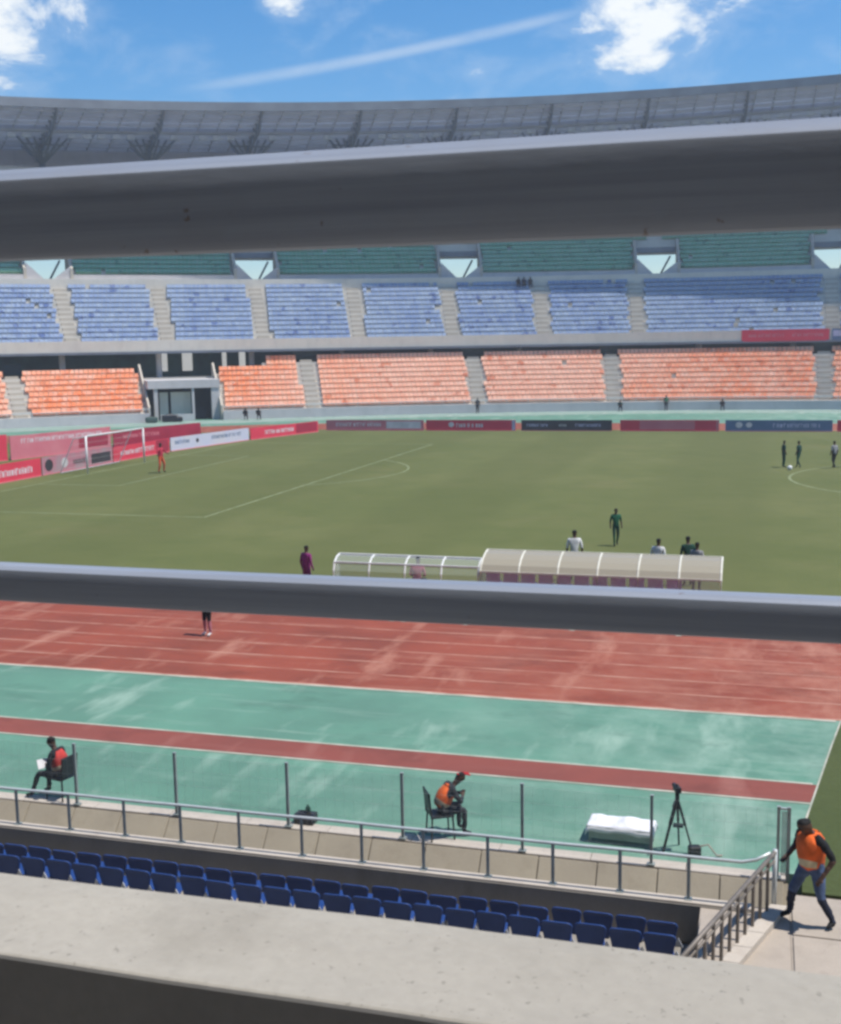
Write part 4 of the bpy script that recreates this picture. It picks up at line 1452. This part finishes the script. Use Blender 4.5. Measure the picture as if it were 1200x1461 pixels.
person('person in dark green shirt at the right end beyond the shelter', stand_pose(), (39.62, 2.3, .004), R_(20), dict(shirt='c_dkgreen', legs='c_black'), .95)
person('person in grey shirt at the right end beyond the shelter', stand_pose(), (39.95, 1.4, .004), R_(-20), dict(shirt='c_grey', legs='c_black'), .93)
# small figures along the foot of the far stand
for x, rr, pose, sh, lab in ((18.9, 115.6, 's', 'c_black', 'person in black standing at the far wall above the red board'), (10.9, 115.4, 't', 'c_dkgreen', 'person in dark green sitting at the far wall right of the black board'),
                             (5.3, 115.6, 't', 'c_black', 'person in black sitting at the far wall above the pale strip board'), (8.35, 115.8, 's', 'c_green', 'person in green standing at the far wall above the red and pale board'),
                             (31.9, 115.2, 't', 'c_black', 'person in black sitting at the far wall right of the tunnel entrance'), (31.2, 115.0, 't', 'c_charcoal', 'person in dark grey sitting second right of the tunnel entrance')):
    person(lab, stand_pose() if pose == 's' else sit_pose(.2), P(x, rr, 0.0), R_(180 + x), dict(shirt=sh, legs='c_black'), 1.0, 'people at the foot of the far stand', sub=0)
for i, (x, sh) in enumerate(((15.9, 'c_black'), (15.6, 'c_navy'), (15.25, 'c_charcoal'))):
    person(('person in black seated high in the blue seats, %s of three' % ('leftmost', 'middle', 'rightmost')[i]), sit_pose(.1), P(x, UP_R + 11 * UDR, UP_Z + 11 * UDZ + .02), R_(180 + x), dict(shirt=sh, legs='c_black'), 1.0, 'spectators high in the blue seats', sub=0)
# dark equipment bags heaped left of the tunnel
for i, (a, s) in enumerate(((36.9, 1.0), (35.95, 1.25), (35.55, .9))):
    mb = MB()
    t = thing('kit_bag', ['dark green kit bag at the left foot of the tunnel entrance', 'large black kit bag in front of the tunnel entrance', 'small black kit bag in front of the tunnel entrance'][i], 'bag', P(a, 115.6, 0), R_(a))
    o = MB().box((0, 0, .35 * s), (1.3 * s, .6, .6 * s)).build('body', 'darkgreen' if i == 0 else 'black_p', t); bevel(o, .15, 3)
    MB().tube([(-.4 * s, -.1, .62 * s), (0, -.1, .82 * s), (.4 * s, -.1, .62 * s)], .03, 5).build('handle', 'black_p', t)

# ------------------------------------------------------------------ things on the green floor
tb = thing('low_table', 'low grey table draped with a white cloth behind the wire fence', 'table', (39.85, -18.10, 0), R_(-2))
tb.scale = (1, 1, 1.0)
MB().box((0, 0, .255), (1.06, .50, .03)).build('table_top', 'post', tb)
for sx in (-1, 1):
    for sy in (-1, 1):
        MB().box((sx * .48, sy * .2, .12), (.04, .04, .24)).build('leg', 'post', tb)
MB().box((0, -.225, .15), (.96, .015, .16)).build('front_panel', 'post', tb)
# cloth heaped over something round on the table
vs, fs = [], []
nx, ny = 34, 18
for j in range(ny):
    for i in range(nx):
        u, v = i / (nx - 1) - .5, j / (ny - 1) - .5
        z = .285 + .085 * math.exp(-((u - .10) / .13) ** 2 - (v / .32) ** 2) + .03 * math.exp(-((u + .33) / .08) ** 2 - (v / .4) ** 2) + .012 * mnoise.noise(Vector((u * 9, v * 6, 0)))
        drop = max(0, abs(v) - .42) * 1.15 + max(0, abs(u) - .475) * 3.0
        vs.append((u * 1.10, v * .56, z - drop * (1 + .12 * math.sin(u * 11 + v * 3))))
fs = [(j * nx + i, j * nx + i + 1, (j + 1) * nx + i + 1, (j + 1) * nx + i) for j in range(ny - 1) for i in range(nx - 1)]
o = MB().add(vs, fs).build('white_cloth', 'cloth', None, smooth=True)
o.location = (39.85, -18.10, .0); o.rotation_euler = (0, 0, R_(-2))
md = o.modifiers.new('thick', 'SOLIDIFY'); md.thickness = .012
tag(o, 'rumpled white cloth heaped over the low table', 'cloth')

tp = thing('camera_tripod', 'black tripod with a camera on its head beside the white covered table', 'tripod', (40.74, -18.35, 0))
hd = Vector((0, 0, .88))
for (x, y, r) in ((-.20, -.10, .032), (.26, -.06, .022), (.02, .24, .022)):
    lg = MB().tube([hd, (x * .5, y * .5, .45)], r, 8); lg.tube([(x * .48, y * .48, .47), (x, y, .01)], r * .72, 8)
    lg.build('leg', 'black_p', tp, smooth=False)
MB().tube([(0, 0, .84), (0, 0, .97)], .035, 8).build('head', 'black_p', tp)
MB().tube([(0, 0, .93), (-.05, -.28, .84)], .012, 6).build('pan_handle', 'black_p', tp)
for z in (.42,):
    MB().box((.02, .02, z), (.16, .14, .02)).build('spreader', 'dark', tp)
cm_ = thing('video_camera', 'small black video camera mounted on the tripod', 'camera', (40.74, -18.35, .97), R_(20))
o = MB().box((0, .02, .05), (.09, .2, .09)).build('body', 'black_p', cm_); bevel(o, .01)
MB().tube([(0, .12, .05), (0, .2, .05)], .035, 10).build('lens', 'black_p', cm_)
MB().tube([(0, -.06, .095), (0, .0, .13), (0, .07, .095)], .01, 6).build('handle', 'black_p', cm_)
bgp = thing('shoulder_bag', 'small black bag lying at the foot of the tripod', 'bag', (41.02, -18.45, 0), .3)
o = MB().box((0, 0, .085), (.20, .14, .16)).build('body', 'black_p', bgp); bevel(o, .035, 3)
MB().tube([(.08, 0, .15), (.2, -.06, .2), (.32, -.1, .04), (.42, -.05, .012)], .014, 6).build('strap', 'landing', bgp)
cs = thing('equipment_case', 'black equipment case with a bottle on top at the floor edge', 'case', (34.62, -18.72, .0), -.02)
o = MB().box((0, 0, .09), (.36, .24, .17)).build('body', 'black_p', cs); bevel(o, .025, 3)
MB().tube([(-.09, 0, .17), (-.06, 0, .21), (.06, 0, .21), (.09, 0, .17)], .012, 6).build('handle', 'black_p', cs)
bt = thing('drink_bottle', 'small dark green capped bottle standing on the black case', 'bottle', (34.66, -18.70, .175))
MB().tube([(0, 0, 0), (0, 0, .09), (0, 0, .11), (0, 0, .125)], [.045, .045, .02, .02], 10).build('body', 'c_dkgreen', bt, smooth=True)
MB().tube([(0, 0, .126), (0, 0, .15)], .022, 10).build('lid', 'green', bt)

# thin tropical haze over the arena
hz = MB().span((-400, -75, -1.95), (500, 360, 60))
hz = hz.build('haze', 'earth', None, kind='stuff')
hm_ = bpy.data.materials.new('haze_air'); hm_.use_nodes = True
hm_.node_tree.nodes.clear()
_o = hm_.node_tree.nodes.new('ShaderNodeOutputMaterial'); _v = hm_.node_tree.nodes.new('ShaderNodeVolumePrincipled')
_v.inputs['Color'].default_value = (.86, .92, 1.0, 1); _v.inputs['Density'].default_value = .0009; _v.inputs['Anisotropy'].default_value = .3
hm_.node_tree.links.new(_v.outputs[0], _o.inputs['Volume'])
hz.data.materials.clear(); hz.data.materials.append(hm_)
bpy.context.view_layer.update()
